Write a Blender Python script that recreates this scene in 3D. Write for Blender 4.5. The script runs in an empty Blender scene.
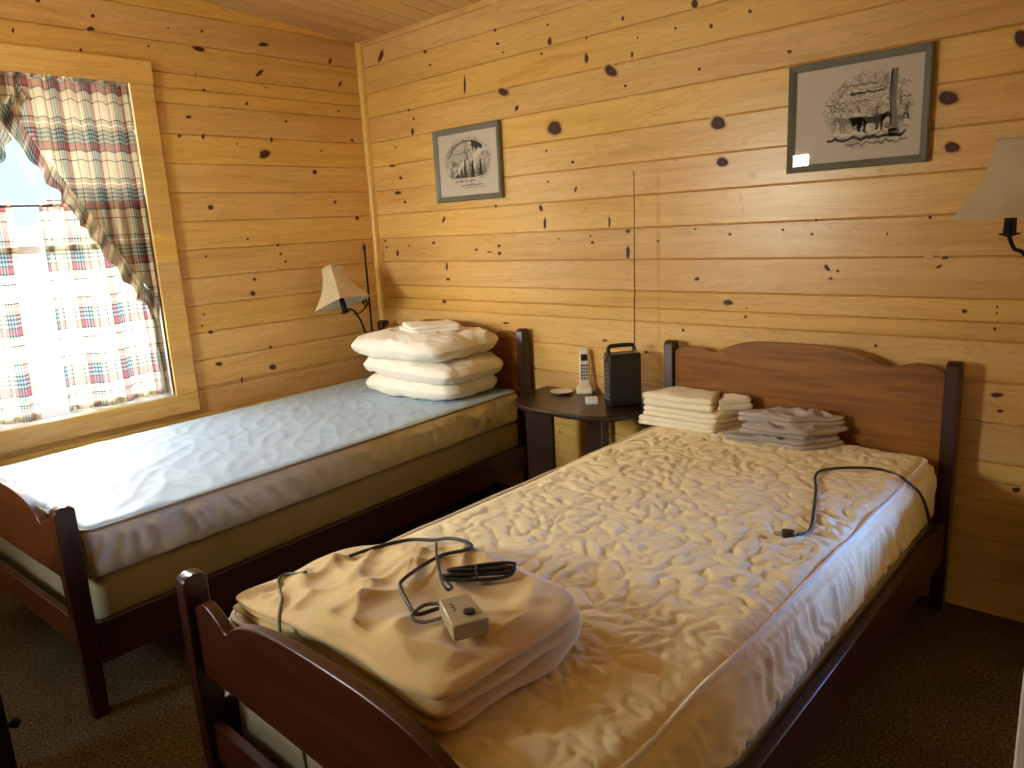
import bpy, math, random
from math import sin, cos, pi, radians, sqrt, exp, atan2
from mathutils import Vector, Matrix, noise
random.seed(7)
SC = bpy.context.scene
COL = SC.collection
S = 0.132            # board pitch of the pine cladding
ZL = 1.185           # height of one board joint

# ------------------------------------------------------------------ helpers
class MB:
    """collects shapes and links them as ONE mesh object"""
    def __init__(s):
        s.v = []; s.f = []; s.uv = []; s.at = []; s.mi = []
    def add(s, v, f, uv=None, at=None, mi=0):
        o = len(s.v)
        s.v += [tuple(p) for p in v]
        s.f += [tuple(i + o for i in q) for q in f]
        s.mi += [mi] * len(f)
        s.uv += list(uv) if uv else [(0.0, 0.0)] * len(v)
        s.at += list(at) if at else [2.0] * len(v)
        return s
    def box(s, lo, hi, mi=0):
        x0, y0, z0 = lo; x1, y1, z1 = hi
        v = [(x0,y0,z0),(x1,y0,z0),(x1,y1,z0),(x0,y1,z0),(x0,y0,z1),(x1,y0,z1),(x1,y1,z1),(x0,y1,z1)]
        f = [(3,2,1,0),(4,5,6,7),(0,1,5,4),(1,2,6,5),(2,3,7,6),(3,0,4,7)]
        return s.add(v, f, mi=mi)
    def prism(s, outline, axis, a0, a1, mi=0):
        """outline: list of 2-D points, extruded along axis ('x','y','z') from a0 to a1"""
        def P(p, a):
            return {'x': (a, p[0], p[1]), 'y': (p[0], a, p[1]), 'z': (p[0], p[1], a)}[axis]
        n = len(outline)
        v = [P(p, a0) for p in outline] + [P(p, a1) for p in outline]
        f = [tuple(range(n)), tuple(range(2*n-1, n-1, -1))]
        f += [(i, i+n, (i+1) % n + n, (i+1) % n) for i in range(n)]
        return s.add(v, f, mi=mi)
    def tube(s, pts, r, n=8, closed=False, mi=0, flat=1.0):
        pts = [Vector(p) for p in pts]; m = len(pts)
        rr = r if isinstance(r, (list, tuple)) else [r] * m
        v = []; up = None
        for i, p in enumerate(pts):
            a = pts[(i-1) % m] if (closed or i > 0) else p
            b = pts[(i+1) % m] if (closed or i < m-1) else p
            t = (b - a).normalized()
            if up is None:
                up = Vector((0,0,1)) if abs(t.z) < .9 else Vector((1,0,0))
            sd = t.cross(up)
            if sd.length < 1e-5: sd = t.orthogonal()
            sd.normalize(); up = sd.cross(t).normalized()
            for k in range(n):
                q = 2*pi*k/n
                v.append(p + sd*cos(q)*rr[i] + up*sin(q)*rr[i]*flat)
        f = []
        for i in range(m if closed else m-1):
            for k in range(n):
                j = (i+1) % m
                f.append((i*n+k, i*n+(k+1) % n, j*n+(k+1) % n, j*n+k))
        if not closed:
            f.append(tuple(range(n-1, -1, -1))); f.append(tuple((m-1)*n+k for k in range(n)))
        return s.add(v, f, mi=mi)
    def lathe(s, prof, c=(0,0,0), n=24, mi=0):
        """prof: (radius, z) from bottom to top"""
        v = []; f = []; m = len(prof)
        for r, z in prof:
            for k in range(n):
                a = 2*pi*k/n
                v.append((c[0]+r*cos(a), c[1]+r*sin(a), c[2]+z))
        for i in range(m-1):
            for k in range(n):
                f.append((i*n+k, i*n+(k+1) % n, (i+1)*n+(k+1) % n, (i+1)*n+k))
        f.append(tuple(range(n-1, -1, -1))); f.append(tuple((m-1)*n+k for k in range(n)))
        return s.add(v, f, mi=mi)
    def grid(s, fn, nu, nv, uvf=None, mi=0):
        """fn(u,v) -> xyz for u,v in 0..1"""
        v = []; f = []; uv = []
        for j in range(nv+1):
            for i in range(nu+1):
                a, b = i/nu, j/nv
                v.append(fn(a, b)); uv.append(uvf(a, b) if uvf else (a, b))
        for j in range(nv):
            for i in range(nu):
                q = j*(nu+1)+i
                f.append((q, q+1, q+nu+2, q+nu+1))
        return s.add(v, f, uv, mi=mi)
    def move(s, M):
        s.v = [tuple(M @ Vector(p)) for p in s.v]; return s
    def build(s, name, mat, parent=None, smooth=None, bevel=0, seg=2, solid=0, loc=None):
        me = bpy.data.meshes.new(name)
        me.from_pydata(s.v, [], s.f)
        ul = me.uv_layers.new(name='flat')
        lv = [0]*len(me.loops); me.loops.foreach_get('vertex_index', lv)
        ul.data.foreach_set('uv', [c for i in lv for c in s.uv[i]])
        a = me.attributes.new('kr', 'FLOAT', 'POINT'); a.data.foreach_set('value', s.at)
        for m in (mat if isinstance(mat, (list, tuple)) else [mat]): me.materials.append(m)
        if any(s.mi): me.polygons.foreach_set('material_index', s.mi)
        me.validate(); me.update()
        if smooth is not None:
            me.polygons.foreach_set('use_smooth', [True]*len(me.polygons))
            me.set_sharp_from_angle(angle=radians(smooth))
        o = bpy.data.objects.new(name, me); COL.objects.link(o)
        if parent is not None: o.parent = parent
        if loc is not None: o.location = loc
        if bevel:
            b = o.modifiers.new('edge', 'BEVEL'); b.width = bevel; b.segments = seg; b.limit_method = 'ANGLE'; b.angle_limit = radians(35)
            b.harden_normals = False
            me.polygons.foreach_set('use_smooth', [True]*len(me.polygons)); me.set_sharp_from_angle(angle=radians(40))
        if solid:
            b = o.modifiers.new('thick', 'SOLIDIFY'); b.thickness = solid; b.offset = 0
        return o

def empty(name, loc=(0,0,0), rz=0.0):
    o = bpy.data.objects.new(name, None); COL.objects.link(o)
    o.empty_display_size = .1; o.location = loc; o.rotation_euler = (0,0,rz); return o
def tag(o, label, cat, group=None):
    o['label'] = label; o['category'] = cat
    if group: o['group'] = group
    return o
def struct(o):
    o['kind'] = 'structure'; return o
def dup(root, loc, rz, label, group=None):
    r = root.copy(); COL.objects.link(r); r.location = loc; r.rotation_euler = (0,0,rz); r['label'] = label
    if group: r['group'] = group
    for ch in list(root.children):
        c = ch.copy(); COL.objects.link(c); c.parent = r
        for g in ch.children:
            d = g.copy(); COL.objects.link(d); d.parent = c
    return r
def sm(x, a, b):
    t = min(1, max(0, (x-a)/(b-a))) if a != b else float(x > a)
    return t*t*(3-2*t)
def N(x, y, z=0.0): return noise.noise(Vector((x, y, z)))
def spline(pts, n=8, closed=False):
    P = [Vector(p) for p in pts]; m = len(P); out = []
    for i in range(m if closed else m-1):
        g = (lambda k: P[k % m]) if closed else (lambda k: P[min(m-1, max(0, k))])
        p0, p1, p2, p3 = g(i-1), g(i), g(i+1), g(i+2)
        for j in range(n):
            t = j/n
            out.append(.5*((2*p1)+(p2-p0)*t+(2*p0-5*p1+4*p2-p3)*t*t+(3*p1-p0-3*p2+p3)*t**3))
    if not closed: out.append(P[-1])
    return out

# rounded box with a fine skin that can be displaced: returns MB
def soft_box(lo, hi, r, step, disp=None):
    c = [(lo[i]+hi[i])/2 for i in range(3)]; h = [(hi[i]-lo[i])/2 for i in range(3)]
    n = [max(4, round(2*h[i]/step)) for i in range(3)]
    idx = {}; V = []; F = []
    def vid(i, j, k):
        key = (i, j, k)
        if key not in idx:
            p = [-h[0]+2*h[0]*i/n[0], -h[1]+2*h[1]*j/n[1], -h[2]+2*h[2]*k/n[2]]
            q = [max(-h[a]+r, min(h[a]-r, p[a])) for a in range(3)]
            d = Vector([p[a]-q[a] for a in range(3)])
            nn = d.normalized()
            if d.length > 0:
                # even out the corner: angle by distance
                p = Vector(q)+nn*r
            p = Vector([p[a]+c[a] for a in range(3)])
            if disp: p = disp(p, nn)
            idx[key] = len(V); V.append(tuple(p))
        return idx[key]
    for (a, b, cc) in ((0,1,2),(1,2,0),(0,2,1)):
        for side in (0, n[cc]):
            for i in range(n[a]):
                for j in range(n[b]):
                    q = []
                    for (di, dj) in ((0,0),(1,0),(1,1),(0,1)):
                        t = [0,0,0]; t[a] = i+di; t[b] = j+dj; t[cc] = side
                        q.append(vid(*t))
                    flip = (side == 0) ^ (cc == 1)
                    F.append(tuple(q[::-1]) if flip else tuple(q))
    return MB().add(V, F)

def round_poly(pts, rc):
    P = [Vector((x, y, 0)) for x, y in pts]; out = []
    for i, p in enumerate(P):
        a, b = P[i-1], P[(i+1) % len(P)]
        r = min(rc, .45*(a-p).length, .45*(b-p).length)
        A = p+(a-p).normalized()*r; B = p+(b-p).normalized()*r
        for k in range(6):
            t = k/5; out.append(A*(1-t)**2+p*2*t*(1-t)+B*t*t)
    return out
# a folded cloth: footprint polygon, layers with round noses, wrinkled top
def folded(foot, z0, z1, layers, nose=.6, inset=.012, wr=.004, seed=0.0, n=120, rings=14, slump=0.0, skew=0.0, loose=.006, topfn=None, rc=.03, thick=None):
    foot = round_poly(foot, rc)
    L = [0]
    for i in range(len(foot)): L.append(L[-1]+(foot[(i+1) % len(foot)]-foot[i]).length)
    per = []
    for k in range(n):
        d = L[-1]*k/n; i = max(j for j in range(len(foot)) if L[j] <= d)
        t = (d-L[i])/max(1e-9, L[i+1]-L[i]); per.append(foot[i].lerp(foot[(i+1) % len(foot)], t))
    c = sum(per, Vector())/n
    R = sum((p-c).length for p in per)/n
    V = []; F = []
    lh = (z1-z0)/layers; sub = 6
    rows = []
    def put(p, s, z, amp):
        q = c+(p-c)*s
        dz = amp*(N(q.x*9+seed, q.y*9, seed)+.5*N(q.x*22, q.y*22+seed, seed+3))
        zz = z+dz
        if thick: zz = z0+(zz-z0)*thick(q.x, q.y)
        return (q.x, q.y, zz)
    for l in range(layers):
        off = 1+loose*4*N(l*3.7+seed, seed)
        for j in range(sub+1):
            if j == 0 and l > 0: pass
            a = pi*(j/sub)-pi/2
            row = []
            for k, p in enumerate(per):
                wob = loose*N(p.x*7+seed+l*5, p.y*7, l*2.3)
                s = off*(1-(inset/R)*(1-cos(a)**nose if cos(a) > 0 else 1)*(1.0)) + wob/R*2
                if l == layers-1 and j == sub: s = off*(1-inset/R)
                z = z0+lh*l+lh*.5*(1+sin(a))
                kk = (z-z0)/(z1-z0)
                row.append(put(p, s+skew*(kk-.5), z-slump*kk*sm(.5*(1+N(p.x*3+seed, p.y*3)), .4, .9), wr*kk*.6))
            rows.append(row)
    for i in range(1, rings):
        s = (1-i/rings)
        row = []
        for p in per:
            q = put(p, s*(1-inset/R), z1+.004*sm(i/rings, 0, .5), wr)
            if topfn: q = (q[0], q[1], q[2]+topfn(q[0], q[1]))
            row.append(q)
        rows.append(row)
    for row in rows: V += row
    V.append((c.x, c.y, z0+(z1+.004-z0)*(thick(c.x, c.y) if thick else 1)+(topfn(c.x, c.y) if topfn else 0)))
    m = len(rows)
    for i in range(m-1):
        for k in range(n):
            F.append((i*n+k, i*n+(k+1) % n, (i+1)*n+(k+1) % n, (i+1)*n+k))
    for k in range(n): F.append(((m-1)*n+k, (m-1)*n+(k+1) % n, len(V)-1))
    F.append(tuple(range(n-1, -1, -1)))
    return MB().add(V, F)

# ------------------------------------------------------------------ materials
class NT:
    def __init__(s, name):
        s.m = bpy.data.materials.new(name); s.m.use_nodes = True
        s.t = s.m.node_tree; s.t.nodes.clear(); s.out = s.n('ShaderNodeOutputMaterial')
    def n(s, ty, **kw):
        o = s.t.nodes.new(ty)
        for k, v in kw.items():
            if k.startswith('i_'):
                o.inputs[k[2:].replace('_', ' ')].default_value = v
            else: setattr(o, k, v)
        return o
    def set(s, sock, val):
        if isinstance(val, bpy.types.NodeSocket): s.t.links.new(val, sock)
        elif hasattr(sock.default_value, '__len__') and len(sock.default_value) == 4 and len(val) == 3: sock.default_value = (*val, 1)
        else: sock.default_value = val
    def math(s, op, a, b=0.0, c=0.0, clamp=False):
        o = s.n('ShaderNodeMath', operation=op, use_clamp=clamp)
        s.set(o.inputs[0], a); s.set(o.inputs[1], b); s.set(o.inputs[2], c); return o.outputs[0]
    def mix(s, f, a, b, blend='MIX'):
        o = s.n('ShaderNodeMix', data_type='RGBA', blend_type=blend)
        s.set(o.inputs[0], f); s.set(o.inputs[6], a); s.set(o.inputs[7], b); return o.outputs[2]
    def comb(s, x, y, z):
        o = s.n('ShaderNodeCombineXYZ')
        for i, q in enumerate((x, y, z)): s.set(o.inputs[i], q)
        return o.outputs[0]
    def sep(s, v):
        o = s.n('ShaderNodeSeparateXYZ'); s.set(o.inputs[0], v); return o.outputs
    def noise(s, vec, scale, detail=3, rough=.55, dist=0.0, out=0):
        o = s.n('ShaderNodeTexNoise'); s.set(o.inputs['Vector'], vec)
        o.inputs['Scale'].default_value = scale; o.inputs['Detail'].default_value = detail
        o.inputs['Roughness'].default_value = rough; o.inputs['Distortion'].default_value = dist
        return o.outputs[out]
    def ramp(s, f, stops, interp='LINEAR'):
        o = s.n('ShaderNodeValToRGB'); e = o.color_ramp; e.interpolation = interp
        while len(e.elements) < len(stops): e.elements.new(1)
        for el, (p, c) in zip(e.elements, stops):
            el.position = p; el.color = (*c, 1) if len(c) == 3 else c
        s.set(o.inputs[0], f); return o.outputs[0]
    def smooth(s, v, a, b, lo=0.0, hi=1.0):
        o = s.n('ShaderNodeMapRange', interpolation_type='SMOOTHSTEP')
        for i, q in enumerate((v, a, b, lo, hi)): s.set(o.inputs[i], q)
        return o.outputs[0]
    def bump(s, h, strength=.3, dist=.002):
        o = s.n('ShaderNodeBump'); o.inputs['Strength'].default_value = strength; o.inputs['Distance'].default_value = dist
        s.set(o.inputs['Height'], h); return o.outputs[0]
    def bsdf(s, col, rough=.5, normal=None, spec=.5, metal=0.0, sheen=0.0, coat=0.0, coat_r=.1):
        o = s.n('ShaderNodeBsdfPrincipled')
        s.set(o.inputs['Base Color'], col); s.set(o.inputs['Roughness'], rough); s.set(o.inputs['Metallic'], metal)
        o.inputs['Specular IOR Level'].default_value = spec; o.inputs['Sheen Weight'].default_value = sheen
        o.inputs['Coat Weight'].default_value = coat; o.inputs['Coat Roughness'].default_value = coat_r
        if normal is not None: s.set(o.inputs['Normal'], normal)
        return o.outputs[0]
    def obj(s): return s.n('ShaderNodeTexCoord').outputs['Object']
    def done(s, sh): s.t.links.new(sh, s.out.inputs['Surface']); return s.m

def plain(name, col, rough=.5, spec=.5, metal=0.0, bump=0.0, bscale=200, vary=.06, sheen=0.0, coat=0.0):
    m = NT(name); c = m.obj()
    v = m.noise(c, 6, 4)
    cc = m.mix(m.smooth(v, .3, .7), tuple(x*(1-vary) for x in col), tuple(min(1, x*(1+vary)) for x in col))
    nm = m.bump(m.noise(c, bscale, 3), bump, .001) if bump else None
    return m.done(m.bsdf(cc, rough, nm, spec, metal, sheen, coat))

def pine(name, along, across, off, tone=1.0):
    m = NT(name); p = m.sep(m.obj())
    al = p['XYZ'.index(along)]; ac = p['XYZ'.index(across)]
    q = m.math('DIVIDE', m.math('SUBTRACT', ac, off), S)
    bi = m.math('FLOOR', q)
    w = m.n('ShaderNodeTexWhiteNoise', noise_dimensions='1D'); m.set(w.inputs['W'], bi)
    rnd = w.outputs['Value']; rc = m.sep(w.outputs['Color'])
    sh = m.math('MULTIPLY', rnd, 37.0)
    v1 = m.comb(m.math('ADD', m.math('MULTIPLY', al, .9), sh), m.math('MULTIPLY', ac, 9.0), sh)
    g1 = m.noise(v1, 1.6, 4, .6, .6)                       # broad growth bands
    v2 = m.comb(m.math('ADD', m.math('MULTIPLY', al, 2.2), sh), m.math('MULTIPLY', ac, 55.0), sh)
    g2 = m.noise(v2, 1.5, 4, .65, .3)                      # fine streaks
    ring = m.math('SINE', m.math('MULTIPLY', g1, 62.0))
    c = m.ramp(g1, [(.2, (.60*tone, .335*tone, .080)), (.45, (.77*tone, .49*tone, .150)), (.7, (.83*tone, .57*tone, .205)), (.9, (.77*tone, .49*tone, .150))])
    c = m.mix(m.math('MULTIPLY', m.smooth(ring, .2, 1.0), .16), c, (.36*tone, .15*tone, .03*tone))
    c = m.mix(m.math('MULTIPLY', m.smooth(g2, .5, .75), .22), c, (.38*tone, .165*tone, .035*tone))
    dark = m.math('MULTIPLY_ADD', rc[1], .3, .8)
    d3 = m.comb(m.math('MULTIPLY_ADD', rc[1], .2, .84), m.math('MULTIPLY_ADD', rc[1], .25, .80), m.math('MULTIPLY_ADD', rc[2], .3, .76))
    c = m.mix(1.0, c, d3, 'MULTIPLY')
    # knots: kr runs 0 at the heart to 1 at the rim of a knot patch, 2 on plain boards
    a = m.n('ShaderNodeAttribute', attribute_name='kr'); kr = a.outputs['Fac']
    kn = m.math('ADD', kr, m.math('MULTIPLY', m.math('SUBTRACT', m.noise(m.obj(), 120, 3), .5), .16))
    halo = m.smooth(kn, 1.0, .5, 0.0, .42)
    c = m.mix(halo, c, (.40, .19, .045))
    core = m.smooth(kn, .55, .40, 0.0, 1.0)
    kc = m.ramp(kn, [(0.0, (.20, .075, .025)), (.08, (.08, .020, .006)), (.20, (.045, .009, .003)), (.32, (.085, .018, .006)), (.42, (.022, .005, .002)), (.6, (.07, .018, .006))])
    c = m.mix(core, c, kc)
    nm = m.bump(m.math('ADD', g2, m.math('MULTIPLY', m.noise(m.obj(), 7, 2), 2.0)), .25, .0012)
    ro = m.math('MULTIPLY_ADD', g2, .14, .24)
    return m.done(m.bsdf(c, m.math('ADD', ro, m.math('MULTIPLY', core, .3)), nm, .45))

def dark_wood(name, a, b, along='X', rough=.3, coat=.08):
    m = NT(name); p = m.sep(m.obj())
    k = 'XYZ'.index(along)
    vec = m.comb(*[m.math('MULTIPLY', p[i], 1.5 if i == k else 22.0) for i in range(3)])
    g = m.noise(vec, 1.5, 5, .65, .5)
    c = m.mix(m.smooth(g, .3, .7), a, b)
    nm = m.bump(g, .1, .001)
    return m.done(m.bsdf(c, m.math('MULTIPLY_ADD', g, .12, rough-.06), nm, .5, coat=coat, coat_r=.15))

def fabric(name, col, rough=.85, weave=900, bump=.15, vary=.05, sheen=.15, wr=None, spec=.25):
    m = NT(name); c = m.obj()
    v = m.noise(c, 5, 3)
    cc = m.mix(m.smooth(v, .3, .7), tuple(x*(1-vary) for x in col), tuple(min(1, x*(1+vary)) for x in col))
    h = m.noise(c, weave, 2)
    if wr:
        h = m.math('ADD', m.math('MULTIPLY', h, .12), m.noise(c, wr, 4, .6, .8))
    return m.done(m.bsdf(cc, rough, m.bump(h, bump, .003), spec, sheen=sheen))

def plaid(name, backlit=.45, sheer=.2):
    m = NT(name)
    uv = m.n('ShaderNodeUVMap', uv_map='flat').outputs[0]; p = m.sep(uv)
    G = (.045, .06, .045); C = (.66, .57, .42); B = (.33, .085, .075); T = (.50, .40, .27); E = (.27, .33, .31); Wt = (.9, .88, .8)
    st = [(0, C), (.14, G), (.16, C), (.30, G), (.33, B), (.43, G), (.455, E), (.50, G), (.53, E), (.57, G), (.60, E), (.64, G), (.665, T), (.74, Wt), (.765, T), (.83, G), (.85, C)]
    def band(x):
        f = m.math('FRACT', m.math('ADD', m.math('DIVIDE', x, .24), 100.0))
        return m.ramp(f, st, 'CONSTANT')
    a = band(p[0]); b = band(p[1])
    tw = m.math('FRACT', m.math('MULTIPLY', m.math('ADD', p[0], p[1]), 260.0))
    c = m.mix(m.math('MULTIPLY_ADD', m.math('GREATER_THAN', tw, .5), .16, .42), a, b)
    mul = m.mix(.45, c, m.mix(1.0, a, b, 'MULTIPLY'))
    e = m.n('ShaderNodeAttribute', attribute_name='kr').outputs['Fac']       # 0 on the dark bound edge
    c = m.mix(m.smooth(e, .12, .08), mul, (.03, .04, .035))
    d = m.n('ShaderNodeBsdfDiffuse'); m.set(d.inputs[0], c)
    t = m.n('ShaderNodeBsdfTranslucent'); m.set(t.inputs[0], c)
    x = m.n('ShaderNodeMixShader'); x.inputs[0].default_value = backlit
    m.t.links.new(d.outputs[0], x.inputs[1]); m.t.links.new(t.outputs[0], x.inputs[2])
    tr = m.n('ShaderNodeBsdfTransparent'); m.set(tr.inputs[0], m.mix(.75, (1, 1, 1), c))
    y = m.n('ShaderNodeMixShader'); y.inputs[0].default_value = sheer
    m.t.links.new(x.outputs[0], y.inputs[1]); m.t.links.new(tr.outputs[0], y.inputs[2])
    return m.done(y.outputs[0])

def glass(name, tint=(1, 1, 1), refl=1.0):
    m = NT(name)
    tr = m.n('ShaderNodeBsdfTransparent'); m.set(tr.inputs[0], tint)
    g = m.n('ShaderNodeBsdfGlossy'); g.inputs['Roughness'].default_value = .02
    f = m.n('ShaderNodeFresnel'); f.inputs['IOR'].default_value = 1.5
    x = m.n('ShaderNodeMixShader'); m.set(x.inputs[0], m.math('MULTIPLY', m.math('MULTIPLY', f.outputs[0], refl), m.math('SUBTRACT', 1.0, m.n('ShaderNodeNewGeometry').outputs['Backfacing'])))
    m.t.links.new(tr.outputs[0], x.inputs[1]); m.t.links.new(g.outputs[0], x.inputs[2])
    return m.done(x.outputs[0])
KN_B = [(0.18,2.279,0.0192,-0.0077,-0.0286,-0.0329,1),(0.534,2.236,0.0165,-0.003,-0.0012,-0.0102,1),(0.565,2.167,0.0119,-0.0021,-0.0008,-0.0074,1),(1.024,2.239,0.0125,-0.0025,-0.0007,-0.0084,1),(1.036,2.178,0.0125,-0.0024,-0.0007,-0.0085,1),(1.067,2.134,0.0081,-0.0015,-0.0004,-0.0055,1),(1.337,2.198,0.0078,-0.0016,-0.0003,-0.0056,1),(1.345,2.129,0.0139,-0.0027,-0.0011,-0.0201,1),(1.296,2.087,0.0085,-0.0015,-0.0003,-0.0061,1),(1.543,2.104,0.0072,-0.0014,-0.0002,-0.0054,1),(1.54,2.025,0.0129,-0.0023,-0.0009,-0.0235,1),(0.804,2.034,0.009,-0.0014,-0.0047,-0.05,1),(1.057,1.964,0.0405,-0.0166,-0.0111,-0.017,1),(1.135,1.882,0.0125,-0.005,-0.0086,-0.0137,1),(0.374,1.977,0.012,-0.0016,-0.0009,-0.0074,1),(0.409,1.928,0.0111,-0.0014,-0.0008,-0.0069,1),(0.391,1.866,0.0145,-0.0017,-0.0028,-0.0225,1),(0.016,1.894,0.0145,-0.0017,-0.0057,-0.0371,1),(0.24,1.802,0.0093,-0.001,-0.0008,-0.0057,1),(1.355,1.767,0.0507,-0.0061,-0.0019,-0.0381,1),(1.302,1.676,0.0082,-0.0008,-0.0003,-0.0061,1),(1.449,1.613,0.01,-0.0009,-0.0003,-0.0076,1),(0.199,1.708,0.0344,-0.0031,-0.0009,-0.0068,1),(0.266,1.639,0.0153,-0.0012,-0.0012,-0.0094,1),(1.304,1.54,0.0077,-0.0006,-0.0003,-0.0057,1),(1.461,1.496,0.0074,-0.0021,-0.0061,-0.0154,1),(2.044,2.126,0.0164,-0.0036,0,-0.0207,1),(1.725,2.142,0.0076,-0.0016,-0.0003,-0.0111,1),(1.963,2.057,0.0073,-0.0015,-0,-0.006,1),(1.793,2.057,0.0056,-0.0011,-0.0001,-0.0044,1),(2.111,2.035,0.0088,-0.0018,0.0001,-0.0103,1),(2.261,2.053,0.0089,-0.0019,0.0001,-0.0079,1),(1.766,1.999,0.0071,-0.0013,-0.0003,-0.015,1),(1.662,1.955,0.0334,-0.0279,-0.0197,-0.0146,1),(1.732,1.886,0.0087,-0.0013,-0.0002,-0.0069,1),(2.064,1.894,0.0083,-0.0014,0,-0.0071,1),(2.407,1.893,0.0105,-0.0019,0.0002,-0.0065,1),(2.142,1.69,0.0383,-0.0048,0.0003,-0.0306,1),(2.246,1.605,0.0181,0.0041,0.0056,-0.0139,0.6),(2.161,1.547,0.0304,-0.0028,0.0002,-0.0219,1),(2.283,1.489,0.0296,0.0135,0.0119,-0.0195,0.5),(1.961,1.573,0.0045,-0.0004,-0,-0.0038,1),(2.724,1.47,0.0215,-0.0018,0.0007,-0.0128,0.7),(2.401,1.288,0.0052,-0.0002,0.0001,-0.005,1),(2.506,1.269,0.0063,-0.0002,0.0002,-0.0063,1),(2.519,1.317,0.0087,-0.0004,0.0002,-0.0052,1),(2.754,1.262,0.0046,-0.0001,0.0003,-0.0049,1),(2.879,1.311,0.0069,-0.0003,0.0005,-0.0075,1),(2.563,1.15,0.0064,0.0056,0.0116,-0.0134,1),(2.6,1.139,0.0061,0,0.0003,-0.0063,1),(2.577,1.113,0.0086,0.0001,0.0002,-0.0053,1),(2.93,1.182,0.0141,-0.0001,0.0004,-0.0063,1),(2.915,1.154,0.0095,0.0063,0.0026,-0.0044,1),(2.887,1.18,0.0167,-0.0067,-0.0024,-0.009,0.4),(2.996,1.013,0.0096,0.0004,0.0006,-0.0083,1),(3.083,1.029,0.0037,0.0001,0.0003,-0.0043,1),(3.084,1.01,0.0037,0.0002,0.0003,-0.0044,1),(3.082,0.961,0.0053,0.0003,0.0005,-0.0063,1),(2.738,0.883,0.0064,0.0005,0.0004,-0.007,1),(2.983,0.84,0.0169,0.0015,0.0004,-0.0066,1),(2.907,1.668,0.0353,-0.0051,0.0017,-0.0265,1),(2.927,1.521,0.0272,-0.0029,0.0014,-0.021,1),(3.085,1.805,0.0241,-0.0047,0.0024,-0.03,1),(0.262,1.638,0.0153,-0.0012,-0.0012,-0.0095,1),(0.23,1.562,0.0343,-0.0023,-0.0014,-0.0107,1),(0.283,1.509,0.0144,-0.0008,-0.0012,-0.009,1),(0.587,1.402,0.0113,-0.0033,-0.0126,-0.0188,1),(0.969,1.45,0.0107,-0.0006,-0.0006,-0.0076,1),(1.255,1.425,0.0127,0.0027,0.0073,-0.0174,1),(1.276,1.355,0.0102,-0.0004,-0.0017,-0.0319,1),(1.515,1.412,0.0082,-0.0004,-0.0008,-0.0215,0.5),(1.638,1.346,0.0068,-0.0003,-0.0008,-0.0296,1),(0.082,1.303,0.0128,-0.0003,-0.0011,-0.0079,1),(0.088,1.266,0.0128,-0.0002,-0.0011,-0.0079,1),(0.182,1.232,0.016,-0.0002,-0.0026,-0.0196,1),(0.494,1.283,0.0144,-0.0003,-0.0011,-0.0095,1),(0.286,1.272,0.0094,-0.0002,-0.0008,-0.006,1),(0.815,1.242,0.0122,-0.0002,-0.0007,-0.0085,1),(0.975,1.258,0.0129,-0.0003,-0.0007,-0.0093,1),(0.977,1.221,0.0149,-0.0002,-0.0008,-0.0108,1),(0.908,1.23,0.0208,-0.0003,-0.0003,-0.004,1),(1.534,1.29,0.0071,-0.0002,-0.0002,-0.0057,1),(1.545,1.261,0.0103,-0.0002,-0.0003,-0.0083,1),(1.355,1.283,0.0065,-0.0002,-0.0002,-0.005,1),(0.586,1.157,0.0094,-0,-0.0027,-0.0265,1),(0.588,1.09,0.0172,0.0002,-0.001,-0.0096,1),(1.036,1.094,0.009,-0.0038,-0.022,-0.0259,0.7),(1.049,1.023,0.0147,0.0003,-0.0012,-0.0169,0.7),(0.546,0.969,0.02,0.0006,-0.0014,-0.0136,1),(0.995,0.874,0.0274,0.0014,-0.0005,-0.0066,1),(1.599,0.825,0.0164,0.0011,-0.0002,-0.0069,1),(1.731,1.305,0.015,-0.0005,-0.0002,-0.01,1),(1.73,1.215,0.0121,-0.0002,-0.0007,-0.0338,1),(1.725,1.123,0.0067,-0.002,-0.0073,-0.0162,0.7),(1.877,1.26,0.0062,-0.0001,-0.0001,-0.0053,1),(2.047,1.302,0.0061,-0.0002,0,-0.0054,1),(2.194,1.278,0.0078,-0.0002,0.0001,-0.0072,1),(2.24,1.412,0.0089,0.0024,0.0071,-0.0176,0.8),(2.25,1.365,0.0067,-0.0003,0.0003,-0.0184,0.8),(2.056,1.106,0.0141,0.0048,0.0033,-0.0082,1),(2.19,1.015,0.025,0.0008,0.0002,-0.0133,1),(2.267,0.995,0.0048,0.0002,0.0001,-0.0046,1),(2.263,0.962,0.0077,0.0003,0.0001,-0.0074,1),(1.993,0.895,0.0083,0.0005,-0,-0.0075,1),(3.103,0.751,0.0212,0.0025,0.0007,-0.0097,1),(3.116,0.7,0.0106,0.0014,0.0005,-0.0065,1),(3.178,0.449,0.013,0.0028,0.0008,-0.01,1),(1.814,0.789,0.01,0.0008,-0.0001,-0.0066,1),(1.317,0.352,0.0076,0.0012,-0.0003,-0.0062,1)]
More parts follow.
